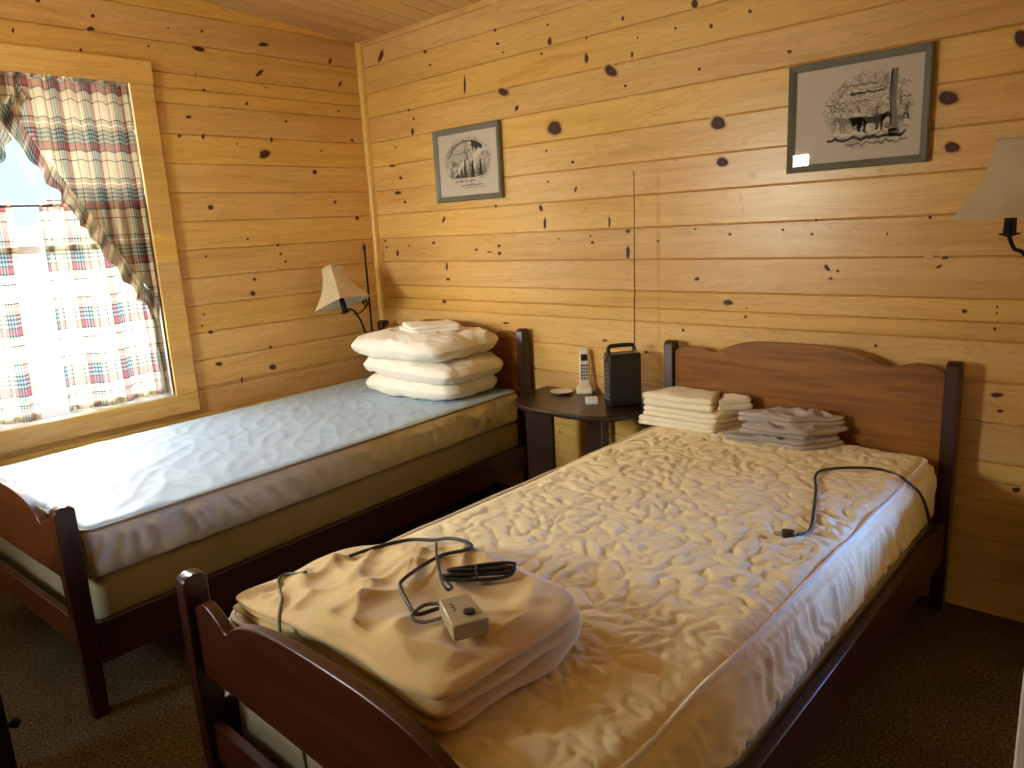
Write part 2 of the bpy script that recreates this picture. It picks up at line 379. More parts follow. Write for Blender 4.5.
KN_W = [(-1.057,2.3,0.0055,0.0008,-0.0008,-0.0051,1),(-0.899,2.31,0.0083,0.0012,-0.0011,-0.0075,1),(-1.156,2.212,0.0062,0.0008,-0.0009,-0.0059,1),(-0.926,2.23,0.0364,-0.0044,-0.0056,-0.0133,1),(-0.984,2.236,0.0362,-0.0024,-0.0019,-0.0053,0.7),(-0.588,2.293,0.0334,0.0044,-0.0015,-0.0113,1),(-0.202,2.261,0.0093,-0.0017,-0.0111,-0.0201,1),(-0.628,2.156,0.0278,0.021,0.0073,-0.0078,1),(-0.152,2.15,0.0083,-0.0016,-0.0113,-0.0203,1),(-0.957,2.118,0.0058,0.0006,-0.0008,-0.0053,1),(-0.928,2.049,0.0108,0.001,-0.001,-0.0072,1),(-0.716,2.005,0.0107,0.0008,-0.0013,-0.0094,1),(-0.602,2.09,0.0061,0.0006,-0.0007,-0.0053,1),(-0.178,2.01,0.0085,0.0006,-0.0008,-0.0068,1),(-1.019,1.923,0.0167,0.0011,-0.0013,-0.0089,1),(-0.509,1.935,0.0099,0.0006,-0.0011,-0.0084,1),(-1.074,1.836,0.0108,0.0005,-0.0012,-0.008,1),(-0.962,1.839,0.0083,0.0004,-0.0023,-0.0159,1),(-0.605,1.841,0.0096,0.0004,-0.002,-0.0146,1),(-0.652,1.769,0.0374,0.0156,0.0088,-0.0217,1),(-0.796,1.812,0.0058,0.0002,-0.0007,-0.0052,1),(-0.37,1.686,0.0149,0.007,0.0076,-0.0133,1),(-0.317,1.796,0.0069,0.0002,-0.0007,-0.0057,1),(-0.108,1.86,0.0129,0.0006,-0.0012,-0.0101,1),(-0.972,1.513,0.0165,-0.0003,-0.002,-0.014,1),(-0.26,1.529,0.0124,-0.0002,-0.0012,-0.0102,1),(-0.123,1.439,0.0165,-0.0005,-0.0016,-0.0132,1),(-0.802,1.355,0.0075,-0.0004,-0.0009,-0.0069,1),(-1.029,1.283,0.0069,-0.0005,-0.001,-0.0066,1),(-0.637,1.316,0.0098,-0.0005,-0.0011,-0.0086,1),(-0.628,1.27,0.0098,-0.0006,-0.0011,-0.0087,1),(-0.605,1.229,0.0088,-0.0006,-0.001,-0.0077,1),(-0.792,1.153,0.0109,-0.001,-0.0014,-0.01,1),(-0.811,1.083,0.0185,-0.0019,-0.0021,-0.015,1),(-1.078,1.009,0.0059,-0.0007,-0.0008,-0.0057,1),(-1.095,0.955,0.0073,-0.001,-0.001,-0.0072,1),(-1.057,0.919,0.0175,-0.0025,-0.0014,-0.0097,1),(-1.037,0.757,0.0224,-0.0039,-0.0018,-0.0123,1),(-0.751,0.69,0.0251,-0.0045,-0.0023,-0.0173,1),(-0.75,0.795,0.0108,-0.0017,-0.0013,-0.0099,1),(-0.93,0.654,0.0069,-0.0013,-0.0028,-0.0204,1),(-1.37,2.302,0.0096,0.0015,-0.0015,-0.0095,1),(-1.387,2.249,0.0199,0.0029,-0.0018,-0.0111,1),(-1.439,2.16,0.0078,0.001,-0.0013,-0.0079,1),(-1.676,2.201,0.0056,0.0008,-0.0019,-0.0112,1),(-1.568,2.329,0.0109,0.0019,-0.0019,-0.0113,1)]
KN_C = [(0.079,-0.704,0.0121,0.0286,-0.0209,0.0099,1),(0.183,-0.62,0.0105,0.0095,-0.0122,0.007,1),(0.304,-0.519,0.007,0.0063,-0.0165,0.0104,1),(0.067,-0.314,0.013,0.0117,-0.0166,0.0107,1),(-0.041,-0.855,0.0105,0.0094,-0.013,0.0061,1),(0.476,-0.099,0.0111,0.01,-0.0117,0.0095,1)]
WORLD, FILL_LAMP, EXPO = 82.0, 10.0, 0.90
# ------------------------------------------------------------------ materials in use
M_WB = pine('pine_boards_along_x', 'X', 'Z', ZL)
M_WL = pine('pine_boards_along_y', 'Y', 'Z', ZL)
M_CE = pine('pine_ceiling', 'Y', 'X', 0.0, .84)
M_TRIM = pine('pine_trim', 'Z', 'Y', -1.3)
M_TRIMX = pine('pine_trim_flat', 'Y', 'Z', .08)
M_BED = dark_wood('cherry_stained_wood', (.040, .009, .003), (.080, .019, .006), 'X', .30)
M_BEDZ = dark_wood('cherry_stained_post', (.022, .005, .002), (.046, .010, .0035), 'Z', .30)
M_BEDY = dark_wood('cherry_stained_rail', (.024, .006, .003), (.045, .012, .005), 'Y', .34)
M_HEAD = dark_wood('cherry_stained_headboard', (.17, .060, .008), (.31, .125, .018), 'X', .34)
M_TABLE = dark_wood('walnut_stained_wood', (.018, .007, .004), (.034, .014, .007), 'X', .34)
M_CHEST = dark_wood('espresso_stained_wood', (.012, .006, .004), (.022, .011, .007), 'Z', .3)
M_QUILT = fabric('quilted_cotton', (.87, .755, .45), .8, 500, .5, .03, wr=60)
M_SATIN = fabric('cream_satin_ticking', (.66, .60, .38), .42, 500, .1, .05, spec=.5)
M_PAD = fabric('pad_with_daylight_blue', (.36, .49, .63), .55, 500, .1, .03, spec=.4)  # blue of the window daylight is put into the pad colour
M_BOX = fabric('box_spring_ticking', (.33, .28, .15), .6, 500, .1, .06)
M_PIPE = fabric('mattress_tape', (.82, .77, .64), .7)
M_PIPEO = fabric('olive_tape', (.30, .25, .13), .6)
M_PILL = fabric('white_pillowcase', (.84, .80, .70), .8, 800, .1, .02)
M_SHEET = fabric('cream_sheet', (.84, .77, .59), .85, 700, .15, .04)
M_GREY = fabric('grey_sheet', (.44, .385, .34), .85, 700, .15, .06)
M_BLANK = fabric('tan_blanket', (.70, .51, .20), .9, 420, .35, .05, sheen=.35)
M_PLAID = plaid('plaid_top_curtain_cloth', .045, .006)
M_PLAIDS = plaid('plaid_sheer_curtain_cloth', .15, .14)
M_IRON = plain('black_iron', (.018, .013, .011), .45, .4, .6)
M_SHADE = fabric('linen_lamp_shade', (.66, .56, .38), .9, 300, .3, .1)
M_SHIN = plain('white_shade_lining', (.8, .78, .72), .7)
M_FRAME = plain('grey_green_painted_wood', (.17, .17, .14), .42, .4, vary=.12)
M_GLASS = glass('picture_glass', (1, 1, 1), 1.0)
M_PANE = glass('window_glass', (.97, .99, 1), .6)
M_PLAST = plain('black_plastic', (.010, .010, .010), .38, .5, bump=.1, bscale=600)
M_GRILL = plain('silver_grille', (.22, .23, .25), .35, .5, .7)
M_CHROME = plain('chrome', (.6, .6, .6), .18, .5, 1.0)
M_ANT = plain('dull_antenna_steel', (.16, .11, .11), .35, .5, .8)
M_IVORY = plain('ivory_plastic', (.74, .68, .55), .4, .5)
M_WHITE = plain('white_card', (.80, .78, .72), .6)
M_CTRL = plain('taupe_plastic', (.42, .34, .20), .42, .5)
M_SCREEN = plain('dark_screen', (.02, .022, .02), .2)
M_CORD = plain('dark_brown_cord', (.022, .014, .009), .5)
M_CORDG = plain('olive_cord', (.10, .085, .04), .55)
M_DOOR = plain('white_door_paint', (.86, .85, .80), .45)
M_SASH = plain('white_sash_paint', (.82, .82, .80), .45)
def carpet():
    m = NT('speckled_carpet'); c = m.obj()
    a = m.noise(c, 130, 3, .7); b = m.noise(c, 5, 3)
    col = m.ramp(a, [(.3, (.038, .025, .010)), (.5, (.125, .088, .040)), (.68, (.29, .22, .115))])
    col = m.mix(m.smooth(b, .3, .7), col, m.mix(1.0, col, (.8, .78, .74), 'MULTIPLY'))
    return m.done(m.bsdf(col, .95, m.bump(m.noise(c, 180, 3), 1.0, .01), .1, sheen=.0))
M_CARPET = carpet()

# ------------------------------------------------------------------ room shell
T = .02
XR, YF = 4.2, -3.6
def board(mb, mp, a0, a1, c0, c1, g=.0042, d=.007):
    pr = [(c0, -T), (c0, -d), (c0+g, 0), (c1-g, 0), (c1, -d), (c1, -T)]
    n = len(pr)
    v = [mp(a0, c, e) for c, e in pr] + [mp(a1, c, e) for c, e in pr]
    f = [tuple(range(n)), tuple(range(2*n-1, n-1, -1))] + [(i, (i+1) % n, (i+1) % n+n, i+n) for i in range(n)]
    mb.add(v, f)
def knots(mb, mp, tab, lift=.0006):
    for (a, c, ax, ac, bx, bc, st) in tab:
        v = [mp(a, c, lift)]; at = [0 + (.45 if st < 1 else 0)]
        n = 20
        for ring, r in enumerate((.33, .66, 1.0, 1.2)):
            for k in range(n):
                q = 2*pi*k/n; e = 1+.05*sin(3*q+a*9)+.03*sin(5*q+c*7)
                v.append(mp(a+(ax*cos(q)+bx*sin(q))*r*e, c+(ac*cos(q)+bc*sin(q))*r*e, lift*(1-ring*.2)))
                at.append(min(1.3, r*.62+(.45 if st < 1 else 0)) if ring < 3 else 1.3)
        f = [(0, 1+k, 1+(k+1) % n) for k in range(n)]
        for ring in range(3):
            o = 1+ring*n
            f += [(o+k, o+n+k, o+n+(k+1) % n, o+(k+1) % n) for k in range(n)]
        mb.add(v, f, at=at)

mpB = lambda a, c, e: (a, -e, c)
mpL = lambda a, c, e: (e, a, c)
mpR = lambda a, c, e: (XR-e, a, c)
mpF = lambda a, c, e: (a, YF+e, c)
mpC = lambda a, c, e: (c, a, 2.373-.078*a-e)
def wall_open(name, mp, a0, a1, holes, mat, kn=()):
    """boards with rectangular openings (a, a, z, z)"""
    w = MB()
    for k in range(-9, 9 if name == 'wall_back' else 12):
        z0, z1 = ZL+k*S, ZL+(k+1)*S
        cuts = sorted({z0, z1, *[z for h in holes for z in h[2:] if z0 < z < z1]})
        for c0, c1 in zip(cuts, cuts[1:]):
            spans = [(a0, a1)]
            for h in holes:
                if h[2] < (c0+c1)/2 < h[3]:
                    spans = [s for p, q in spans for s in ((p, h[0]), (h[1], q)) if s[1]-s[0] > .001]
            for p, q in spans: board(w, mp, p, q, c0, c1)
    knots(w, mp, kn)
    return struct(w.build(name, mat))
WIN = (-2.23, -1.27, .645, 2.045)
WIN2 = (3.74, 4.14, .46, .98)  # unseen window, added low to throw bluish light on the bed side
wall_open('wall_left', mpL, YF-.02, .0, [WIN], M_WL, KN_W)
wall_open('wall_back', mpB, -.02, XR+.02, [WIN2], M_WB, KN_B)
wall_open('wall_right', mpR, YF-.02, .0, [], M_WL)
WIN3 = (.62, 1.14, 1.2, 1.84)  # unseen window, added for the warm back wall and the glass reflection
wall_open('wall_front', mpF, -.02, XR+.02, [WIN3], M_WB)
ce = MB()
for k in range(0, 32): board(ce, mpC, YF-.02, .02, k*S, (k+1)*S)
knots(ce, mpC, KN_C)
struct(ce.build('ceiling', M_CE))
fl = MB().grid(lambda u, v: (u*(XR+.04)-.02, YF-.02+v*(-YF+.04), 0), 40, 40)
struct(fl.build('floor', M_CARPET))
# corner strip and the strip under the ceiling
tq = [(0, 0)]+[(.03*cos(a*pi/12), -.03*sin(a*pi/12)) for a in range(7)]
struct(MB().prism(tq, 'z', 0, 2.373).build('trim_1', M_TRIM, smooth=40))
struct(MB().prism([(0, 2.373), (0, 2.352), (-.004, 2.346), (-.013, 2.35), (-.016, 2.374)], 'x', .03, XR).build('trim_2', M_WB))

def window(name, mpw, op, w, thick=.13, mat=M_TRIMX):
    y0, y1, z0, z1 = op
    root = struct(empty(name)); 
    def bx(mb, a0, a1, c0, c1, e0, e1):
        v = [mpw(a, c, e) for e in (e0, e1) for c in (c0, c1) for a in (a0, a1)]
        mb.add(v, [(0,2,3,1),(4,5,7,6),(0,1,5,4),(2,6,7,3),(0,4,6,2),(1,3,7,5)])
    c = MB()
    bx(c, y0-w-.004, y1+w+.004, z1, z1+.1, 0, .021)
    bx(c, y0-w, y0, z0, z1, 0, .019); bx(c, y1, y1+w, z0, z1, 0, .019)
    bx(c, y0-w, y1+w, z0-.092, z0, 0, .019)
    struct(c.build('window_casing', mat, root, bevel=.003))
    j = MB()
    bx(j, y0-.02, y0, z0, z1, -thick, 0); bx(j, y1, y1+.02, z0, z1, -thick, 0)
    bx(j, y0-.02, y1+.02, z1, z1+.02, -thick, 0); bx(j, y0-.02, y1+.02, z0-.02, z0, -thick, 0)
    struct(j.build('window_jamb', M_SASH, root))
    zm = (z0+z1)/2
    for nm, a, b, e in (('upper_sash', zm, z1, -.09), ('lower_sash', z0, zm+.03, -.055)):
        s = MB(); t = .038
        bx(s, y0, y0+t, a, b, e-.03, e); bx(s, y1-t, y1, a, b, e-.03, e)
        bx(s, y0+t, y1-t, a, a+t, e-.03, e); bx(s, y0+t, y1-t, b-t, b, e-.03, e)
        so = struct(s.build(nm, M_SASH, root, bevel=.002))
        p = MB(); bx(p, y0+t, y1-t, a+t, b-t, e-.017, e-.013)
        struct(p.build('pane', M_PANE, so))
    return root
window('window_1', mpL, WIN, .102)
window('unseen_window_2', mpB, WIN2, .05)
window('unseen_window_3', mpF, WIN3, .09)

# open white door standing beside the camera's side of the room
dr = struct(empty('door_1', (4.105, -1.74, 0)))
d = MB().box((-.69, -.018, .012), (0, .018, 2.03)); struct(d.build('door_leaf', M_DOOR, dr, bevel=.003))
for a, b in ((.2, .9), (1.05, 1.85)):
    struct(MB().box((-.60, -.024, a), (-.09, -.0185, b)).build('door_panel', M_DOOR, dr, bevel=.004))
struct(MB().lathe([(.012, 0), (.012, .03), (.027, .04), (.03, .055), (.02, .068)], n=20).move(Matrix.Translation((-.63, -.018, .98)) @ Matrix.Rotation(pi/2, 4, 'X')).build('door_handle', M_CHROME, dr, smooth=50))

# ------------------------------------------------------------------ beds
def mirrored(h): return [(-d, z) for d, z in reversed(h) if d > 0] + h
HEADP = [(0, .884), (.08, .8835), (.15, .880), (.20, .872), (.245, .858), (.28, .843), (.31, .8285), (.325, .8265), (.345, .832), (.375, .841), (.41, .8455), (.445, .842), (.47, .832), (.489, .820)]
FOOTP = [(0, .640), (.10, .6385), (.18, .632), (.24, .622), (.29, .607), (.325, .590), (.345, .574), (.355, .572), (.375, .584), (.41, .601), (.435, .607), (.455, .603), (.475, .592), (.489, .580)]
def fine(h):
    return [(p.x, p.y) for p in spline([(a, b, 0) for a, b in h], 4)]
def make_bed(loc, rz, L, rail0, rail1, label):
    r = tag(empty('bed', loc, rz), label, 'bed', 'twin beds')
    h = mirrored(fine(HEADP))
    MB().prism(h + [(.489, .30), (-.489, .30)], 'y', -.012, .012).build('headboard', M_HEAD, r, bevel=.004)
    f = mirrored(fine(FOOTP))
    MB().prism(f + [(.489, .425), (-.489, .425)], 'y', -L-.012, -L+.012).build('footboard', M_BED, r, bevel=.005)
    MB().box((-.489, -L-.011, .205), (.489, -L+.011, .30)).build('lower_rail', M_BED, r, bevel=.004)
    def post(x, y, h, front):
        w, d2 = .021, .028
        top = [(y-d2, h-.018), (y-d2*.8, h-.007), (y-d2*.35, h-.001), (y, h), (y+d2*.5, h-.001), (y+d2*.85, h-.006), (y+d2, h-.014)]
        lo = [(y+d2, .42), (y+d2*.75, .0), (y-d2*.75, .0), (y-d2, .42)]
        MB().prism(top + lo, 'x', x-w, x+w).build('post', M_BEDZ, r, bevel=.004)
    for sx in (-1, 1):
        post(sx*.51, 0, .862, False); post(sx*.51, -L, .657, True)
    for sx in (-1, 1):
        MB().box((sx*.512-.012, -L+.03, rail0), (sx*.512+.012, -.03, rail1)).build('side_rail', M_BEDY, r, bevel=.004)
    for y in (-.35, -1.0, -1.65):
        MB().box((-.50, y-.035, rail0-.018), (.50, y+.035, rail0+.004)).build('cross_slat', M_BEDY, r)
    return r
LB = (.635, -.075, 0); LR = .054
RB = (2.485, -.065, 0)
make_bed(LB, LR, 2.09, .155, .285, 'dark cherry wooden twin bed with shaped headboard, standing beside the plaid curtained window')
make_bed(RB, 0.0, 2.03, .19, .335, 'dark cherry wooden twin bed carrying the quilted mattress and folded tan blanket')

# mattress on the window bed: smooth pad on top, painted daylight blue, gathered satin sides
def dispL(p, n):
    x, y, z = p
    if n.z > .55:
        d = .005*N(x*5, y*5, 1.3)+.003*N(x*17+3*N(x*4, y*4), y*13, 4)
        rid = 1-abs(N(x*9+1.2*y*9, (y-x)*3.1, 9))*2.2
        d += .004*max(0, rid)**3
        d *= sm(.5-abs(x), .0, .05)
    elif abs(n.z) < .6 and n.length > 0:
        s = y if abs(n.x) > .5 else x
        rid = 1-abs(N(s*15+.9*N(s*3, z*8), z*6+s*3, 2))*2.1
        d = .022*max(0, rid)**1.7*sm(z, .40, .46)*sm(z, .545, .515)+.007*N(s*26, z*9, 3)*sm(z, .55, .52)+.008*N(s*3, z*3, 7)
        if abs(n.y) > .5: d *= .3
    else: d = 0
    return p+n*d
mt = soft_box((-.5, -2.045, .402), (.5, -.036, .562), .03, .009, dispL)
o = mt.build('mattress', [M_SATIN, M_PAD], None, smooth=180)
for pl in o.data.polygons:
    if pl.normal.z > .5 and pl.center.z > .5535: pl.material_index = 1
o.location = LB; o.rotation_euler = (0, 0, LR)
tag(o, 'smooth satin covered mattress, daylight blue painted on top, on the bed beside the window', 'mattress')
def edge_loop(x0, x1, y0, y1, r, z, wob=0.0, n=60):
    pts = []
    for cx, cy, a0 in ((x1-r, y1-r, 0), (x0+r, y1-r, 90), (x0+r, y0+r, 180), (x1-r, y0+r, 270)):
        for k in range(7):
            a = radians(a0+15*k); pts.append(Vector((cx+r*cos(a), cy+r*sin(a), z)))
    out = []
    for i, p in enumerate(pts):
        q = pts[(i+1) % len(pts)]; L = (q-p).length; m = max(1, int(L/.05))
        for k in range(m):
            t = p.lerp(q, k/m); t.z += wob*N(t.x*6, t.y*6); out.append(t)
    return out
MB().tube(edge_loop(-.4935, .4935, -2.0385, -.0425, .03, .5535, .0), .0055, 6, True).build('piping', M_PIPEO, o, smooth=60)
def dispBox(p, n):
    x, y, z = p
    if abs(n.z) < .6:
        s = y if abs(n.x) > .5 else x
        return p+n*(.006*N(s*2.5, z*4, 3)+.0025*N(s*9, z*6, 1))
    return p
o = soft_box((-.487, -2.03, .163), (.487, -.03, .398), .02, .03, dispBox).build('box_spring', M_BOX, None, smooth=180)
o.location = LB; o.rotation_euler = (0, 0, LR)
tag(o, 'plain olive tan box spring under the satin mattress beside the window', 'box spring')

# quilted mattress
def quilt(x, y):
    wx = x+.045*N(x*7, y*7, 3)+.015*N(x*19, y*19, 8); wy = y+.045*N(x*7+9, y*7, 5)+.015*N(x*19, y*19, 2)
    a = N(wx*19, wy*14, 0); b = N(wx*15+20, wy*22, 4)
    la = min(1, abs(a)*5.5); lb = min(1, abs(b)*5.5)
    return (la**.45)*(lb**.45)
def dispR(p, n):
    x, y, z = p
    if n.z > .5:
        edge = min(.5-abs(x), 1-abs(y+1.01))
        k = sm(edge, .03, .07)
        d = .0088*quilt(x, y)*k
        w = 1-abs(N(x*4+2*y, y*22+1.5*N(x*5, y*5), 6))*2.4
        d += .0035*max(0, w)**2*(.35+.65*sm(x, .05, .45))
        d += .006*N(x*2.5, y*2.5, 2)-.003*sm(abs(x), .30, .5)
    elif abs(n.z) < .7:
        s = y if abs(n.x) > .5 else x
        w = 1-abs(N(s*24+1.5*N(s*6, z*9, 1)+.6*z*20, z*5.5, 2))*2.3
        d = .011*max(0, w)**1.6*sm(z, .545, .50)*sm(z, .335, .37)+.004*N(s*3, z*5, 8)
        if abs(n.y) > .5: d *= .35
    else: d = 0
    return p+n*d
RM = soft_box((-.505, -2.0, .338), (.49, -.035, .55), .05, .0065, dispR)
o = RM.build('mattress', M_QUILT, None, smooth=180); o.location = RB
tag(o, 'cream quilted mattress with rippled sides, on the bed with the folded blanket', 'mattress')
def top_z(x, y):
    return .548
MB().tube(edge_loop(-.482, .467, -1.977, -.058, .04, .541, .006), .0065, 8, True).build('piping', M_PIPE, o, smooth=60)
o = soft_box((-.49, -1.985, .196), (.49, -.04, .336), .02, .03, dispBox).build('box_spring', M_BOX, None, smooth=180)
o.location = RB
tag(o, 'olive tan box spring under the cream quilted mattress', 'box spring')

# ------------------------------------------------------------------ pillows and folded linen
def pillow_mb(a, b, h, seed, flat=.36):
    def f(s):
        def g(u, v):
            U, V = 2*u-1, 2*v-1
            x = a*U*sqrt(1-.20*V**4)*(1-.02*(1-V*V)*abs(U)**3); y = b*V*sqrt(1-.20*U**4)*(1-.03*(1-U*U)*abs(V)**3)
            x += .012*N(V*2.2, seed, 1)*abs(U); y += .012*N(U*2.2, seed, 7)*abs(V)
            e = max(0, (1-abs(U)**3.4)*(1-abs(V)**3.4))
            z = h*e**flat
            z += e**.3*(.012*N(U*1.7+seed, V*1.5, seed+s)+.007*N(U*4.5, V*4+seed, 2+s))
            rim = .008*N(U*4+seed, V*4, 5)
            w = 1-abs(N(U*2.5+seed+V, V*5-U, 3+s))*2.4
            z += .011*max(0, w)**2*e**.35
            w = 1-abs(N(U*7+seed, V*3+2*U, 9+s))*2.4
            z += .006*max(0, w)**2*e**.2*sm(max(abs(U), abs(V)), .5, .9)
            return (x, y, rim*(1-e)+(z if s > 0 else -z*.9))
        return g
    m = MB().grid(f(1), 64, 46)
    n0 = len(m.v); lo = MB().grid(f(-1), 64, 46)
    m.add(lo.v, [q[::-1] for q in lo.f], lo.uv)
    # sew the rim: pull the lower rim onto the upper one
    for j in range(47):
        for i in range(65):
            if i in (0, 64) or j in (0, 46):
                q = j*65+i; m.v[n0+q] = m.v[q]
    return m
def pillow(loc, rz, tilt, a, b, h, seed, label):
    o = pillow_mb(a, b, h, seed).build('bed_pillow', M_PILL, None, smooth=180)
    o.location = loc; o.rotation_euler = (tilt[0], tilt[1], rz)
    return tag(o, label, 'pillow', 'pillow stack on the window bed')
pillow((.775, -.335, .614), .06, (0, 0), .315, .205, .055, 2.0, 'white bed pillow lying flat on the mattress, bottom of the stack of three')
pillow((.785, -.325, .700), .02, (0, .02), .335, .22, .058, 5.0, 'white bed pillow squeezed in the middle of the stack of three')
pillow((.735, -.335, .806), -.03, (.02, -.02), .36, .235, .064, 9.0, 'white bed pillow on top of the stack, under the small folded cloth')
c = folded([(.62, -.38), (.82, -.47), (.97, -.29), (.78, -.19)], .872, .908, 2, inset=.010, wr=.009, seed=3, n=100, loose=.012, rc=.025)
tag(c.build('folded_pillowcase', M_PILL, None, smooth=180), 'small cream cloth folded flat on top of the pillow stack', 'pillowcase')

def linen(name, foot, z0, z1, layers, seed, mat, label, cat, group, wr=.005, **kw):
    o = folded(foot, z0, z1, layers, seed=seed, n=90, wr=wr, **kw).build(name, mat, None, smooth=180)
    return tag(o, label, cat, group)
g = 'folded cream sheets near the headboard'
linen('folded_sheet', [(1.945, -.285), (2.27, -.275), (2.335, -.105), (1.985, -.105)], .556, .592, 2, 1, M_SHEET, 'cream folded sheet at the bottom of the pile by the headboard', 'sheet', g, rc=.012)
linen('folded_sheet', [(1.965, -.28), (2.275, -.266), (2.34, -.108), (1.985, -.11)], .593, .632, 2, 4, M_SHEET, 'cream folded sheet in the middle of the pile by the headboard', 'sheet', g, rc=.012)
linen('folded_sheet', [(1.965, -.275), (2.262, -.256), (2.215, -.11), (2.02, -.105)], .634, .684, 2, 7, M_SHEET, 'wide cream folded sheet lying on top of the pile by the headboard', 'sheet', g, wr=.010, rc=.012)
linen('folded_sheet', [(2.265, -.235), (2.355, -.135), (2.325, -.098), (2.225, -.112)], .634, .680, 2, 11, M_SHEET, 'narrow cream folded cloth tucked at the side on top of the cream pile', 'sheet', g, wr=.010, rc=.012)
g = 'folded grey sheets near the headboard'
def rumple(s):
    def f(x, y):
        w = 1-abs(N(x*9+s, y*14+x*6, s))*2.2
        return .016*max(0, w)**2-.003
    return f
linen('folded_sheet', [(2.335, -.315), (2.60, -.285), (2.70, -.13), (2.42, -.105)], .554, .584, 2, 21, M_GREY, 'grey folded sheet at the bottom of the rumpled grey pile', 'sheet', g, wr=.012, loose=.016, rc=.02, topfn=rumple(1))
linen('folded_sheet', [(2.365, -.29), (2.61, -.265), (2.69, -.125), (2.40, -.11)], .585, .618, 2, 25, M_GREY, 'grey folded sheet in the middle of the rumpled grey pile', 'sheet', g, wr=.012, loose=.016, rc=.02, topfn=rumple(4))
linen('folded_sheet', [(2.375, -.24), (2.55, -.25), (2.685, -.118), (2.44, -.102)], .619, .652, 2, 29, M_GREY, 'grey folded sheet on top of the rumpled grey pile beside the cream sheets', 'sheet', g, wr=.014, loose=.016, rc=.02, topfn=rumple(8))

# folded electric blanket at the foot of the quilted bed
def blank_top(x, y):
    w = 1-abs(N(x*5+y*3, y*5-x*2, 3))*2.2
    v = 1-abs(N(x*3+2, (y+x)*7, 8))*2.4
    u = 1-abs(N(x*2-y*6, x*9+y*3, 14))*2.6
    q = sm(sqrt((x-2.52)**2+(y+1.80)**2), .05, .2)
    return -.006+q*(.006+.013*max(0, w)**2.5+.012*max(0, v)**2.5+.010*max(0, u)**2-.006)
def blank_thick(x, y):
    return .36+.58*sm(x, 2.03, 2.42)
o = folded([(2.015, -2.035), (2.005, -1.83), (2.02, -1.70), (2.16, -1.605), (2.40, -1.60), (2.665, -1.625), (2.715, -1.675), (2.725, -1.80), (2.715, -2.035)], .556, .648, 3, seed=40, n=220, rings=34, wr=.008, inset=.042, loose=.013, nose=1.0, topfn=blank_top, rc=.035, thick=blank_thick).build('folded_blanket', M_BLANK, None, smooth=180)
tag(o, 'thick tan blanket folded in layers at the foot of the quilted bed', 'blanket')

# controller and its cords
ct = tag(empty('blanket_controller', (2.604, -1.880, .656), radians(-26)), 'taupe plastic heating blanket controller with a cord loop, lying on the tan blanket', 'controller')
cm = MB().prism([(-.052, -.029), (.052, -.034), (.052, .034), (-.052, .029)], 'z', 0, .03)
cm.build('case', M_CTRL, ct, bevel=.004)
MB().lathe([(.0, .030), (.011, .0305), (.011, .034), (.009, .035)], (.018, .008, 0), 18).build('dial', M_CORD, ct, smooth=40)
mk = MB()
for k in range(5): mk.box((-.026+.006*k, -.016+.003*(k % 2), .0302), (-.022+.006*k, -.0125+.003*(k % 2), .0307))
mk.build('printed_scale', M_CORD, ct)
def tube_from(pts, r, mat, name, parent=None, n=8, k=8, flat=1.0):
    return MB().tube(spline(pts, k), r, n, flat=flat).build(name, mat, parent, smooth=80)
inv = (Matrix.Translation(ct.location) @ Matrix.Rotation(ct.rotation_euler.z, 4, 'Z')).inverted()
W = lambda pts: [tuple(inv @ Vector(p)) for p in pts]
tube_from(W([(2.556, -1.872, .674), (2.535, -1.885, .664), (2.519, -1.917, .663), (2.476, -1.901, .664), (2.416, -1.87, .663), (2.387, -1.844, .658), (2.368, -1.79, .655), (2.351, -1.706, .650), (2.385, -1.664, .657), (2.387, -1.643, .659), (2.361, -1.638, .662), (2.29, -1.622, .645), (2.221, -1.612, .619), (2.142, -1.624, .603), (2.104, -1.687, .599), (2.087, -1.765, .598)]), .0042, M_CORD, 'looped_cord', ct)
tube_from(W([(2.578, -1.908, .672), (2.55, -1.923, .661), (2.53, -1.932, .662), (2.515, -1.922, .664), (2.503, -1.885, .661), (2.518, -1.868, .662), (2.545, -1.864, .668)]), .0036, M_CORDG, 'cord_strap', ct)
# bundled mains cord
bt = tag(empty('cord_bundle', (2.49, -1.722, .651)), 'dark mains cord wound into a tight bundle on the tan blanket', 'cord')
ib = Matrix.Translation(bt.location).inverted()
random.seed(3)
lo = []
ax = Vector((.104, .108, 0)).normalized(); sd = Vector((-ax.y, ax.x, 0))
for k in range(5):
    l = .066+.004*(k % 3); w = .011+.003*(k % 2); z0 = .002+.006*(k//2); ph = (k-2)*.005
    for j in range(14):
        a = 2*pi*j/14
        lo.append(ax*(l*cos(a)+ph*.5)+sd*(w*sin(a)+ph)+Vector((0, 0, z0+.002*sin(a*2))))
MB().tube(spline(lo, 4), .0036, 6).build('wound_cord', M_CORD, bt, smooth=80)
MB().tube([ax*-.006+sd*(.019*cos(2*pi*k/16))+Vector((0, 0, .006+.012*sin(2*pi*k/16))) for k in range(16)], .0028, 6, True).build('tie', M_CORD, bt, smooth=80)
tube_from([ib @ Vector(p) for p in [(2.46, -1.785, .654), (2.49, -1.80, .658), (2.508, -1.828, .671), (2.47, -1.806, .664), (2.421, -1.77, .656), (2.355, -1.719, .652), (2.30, -1.672, .644), (2.258, -1.636, .628)]], .0034, M_CORD, 'loose_end', bt)
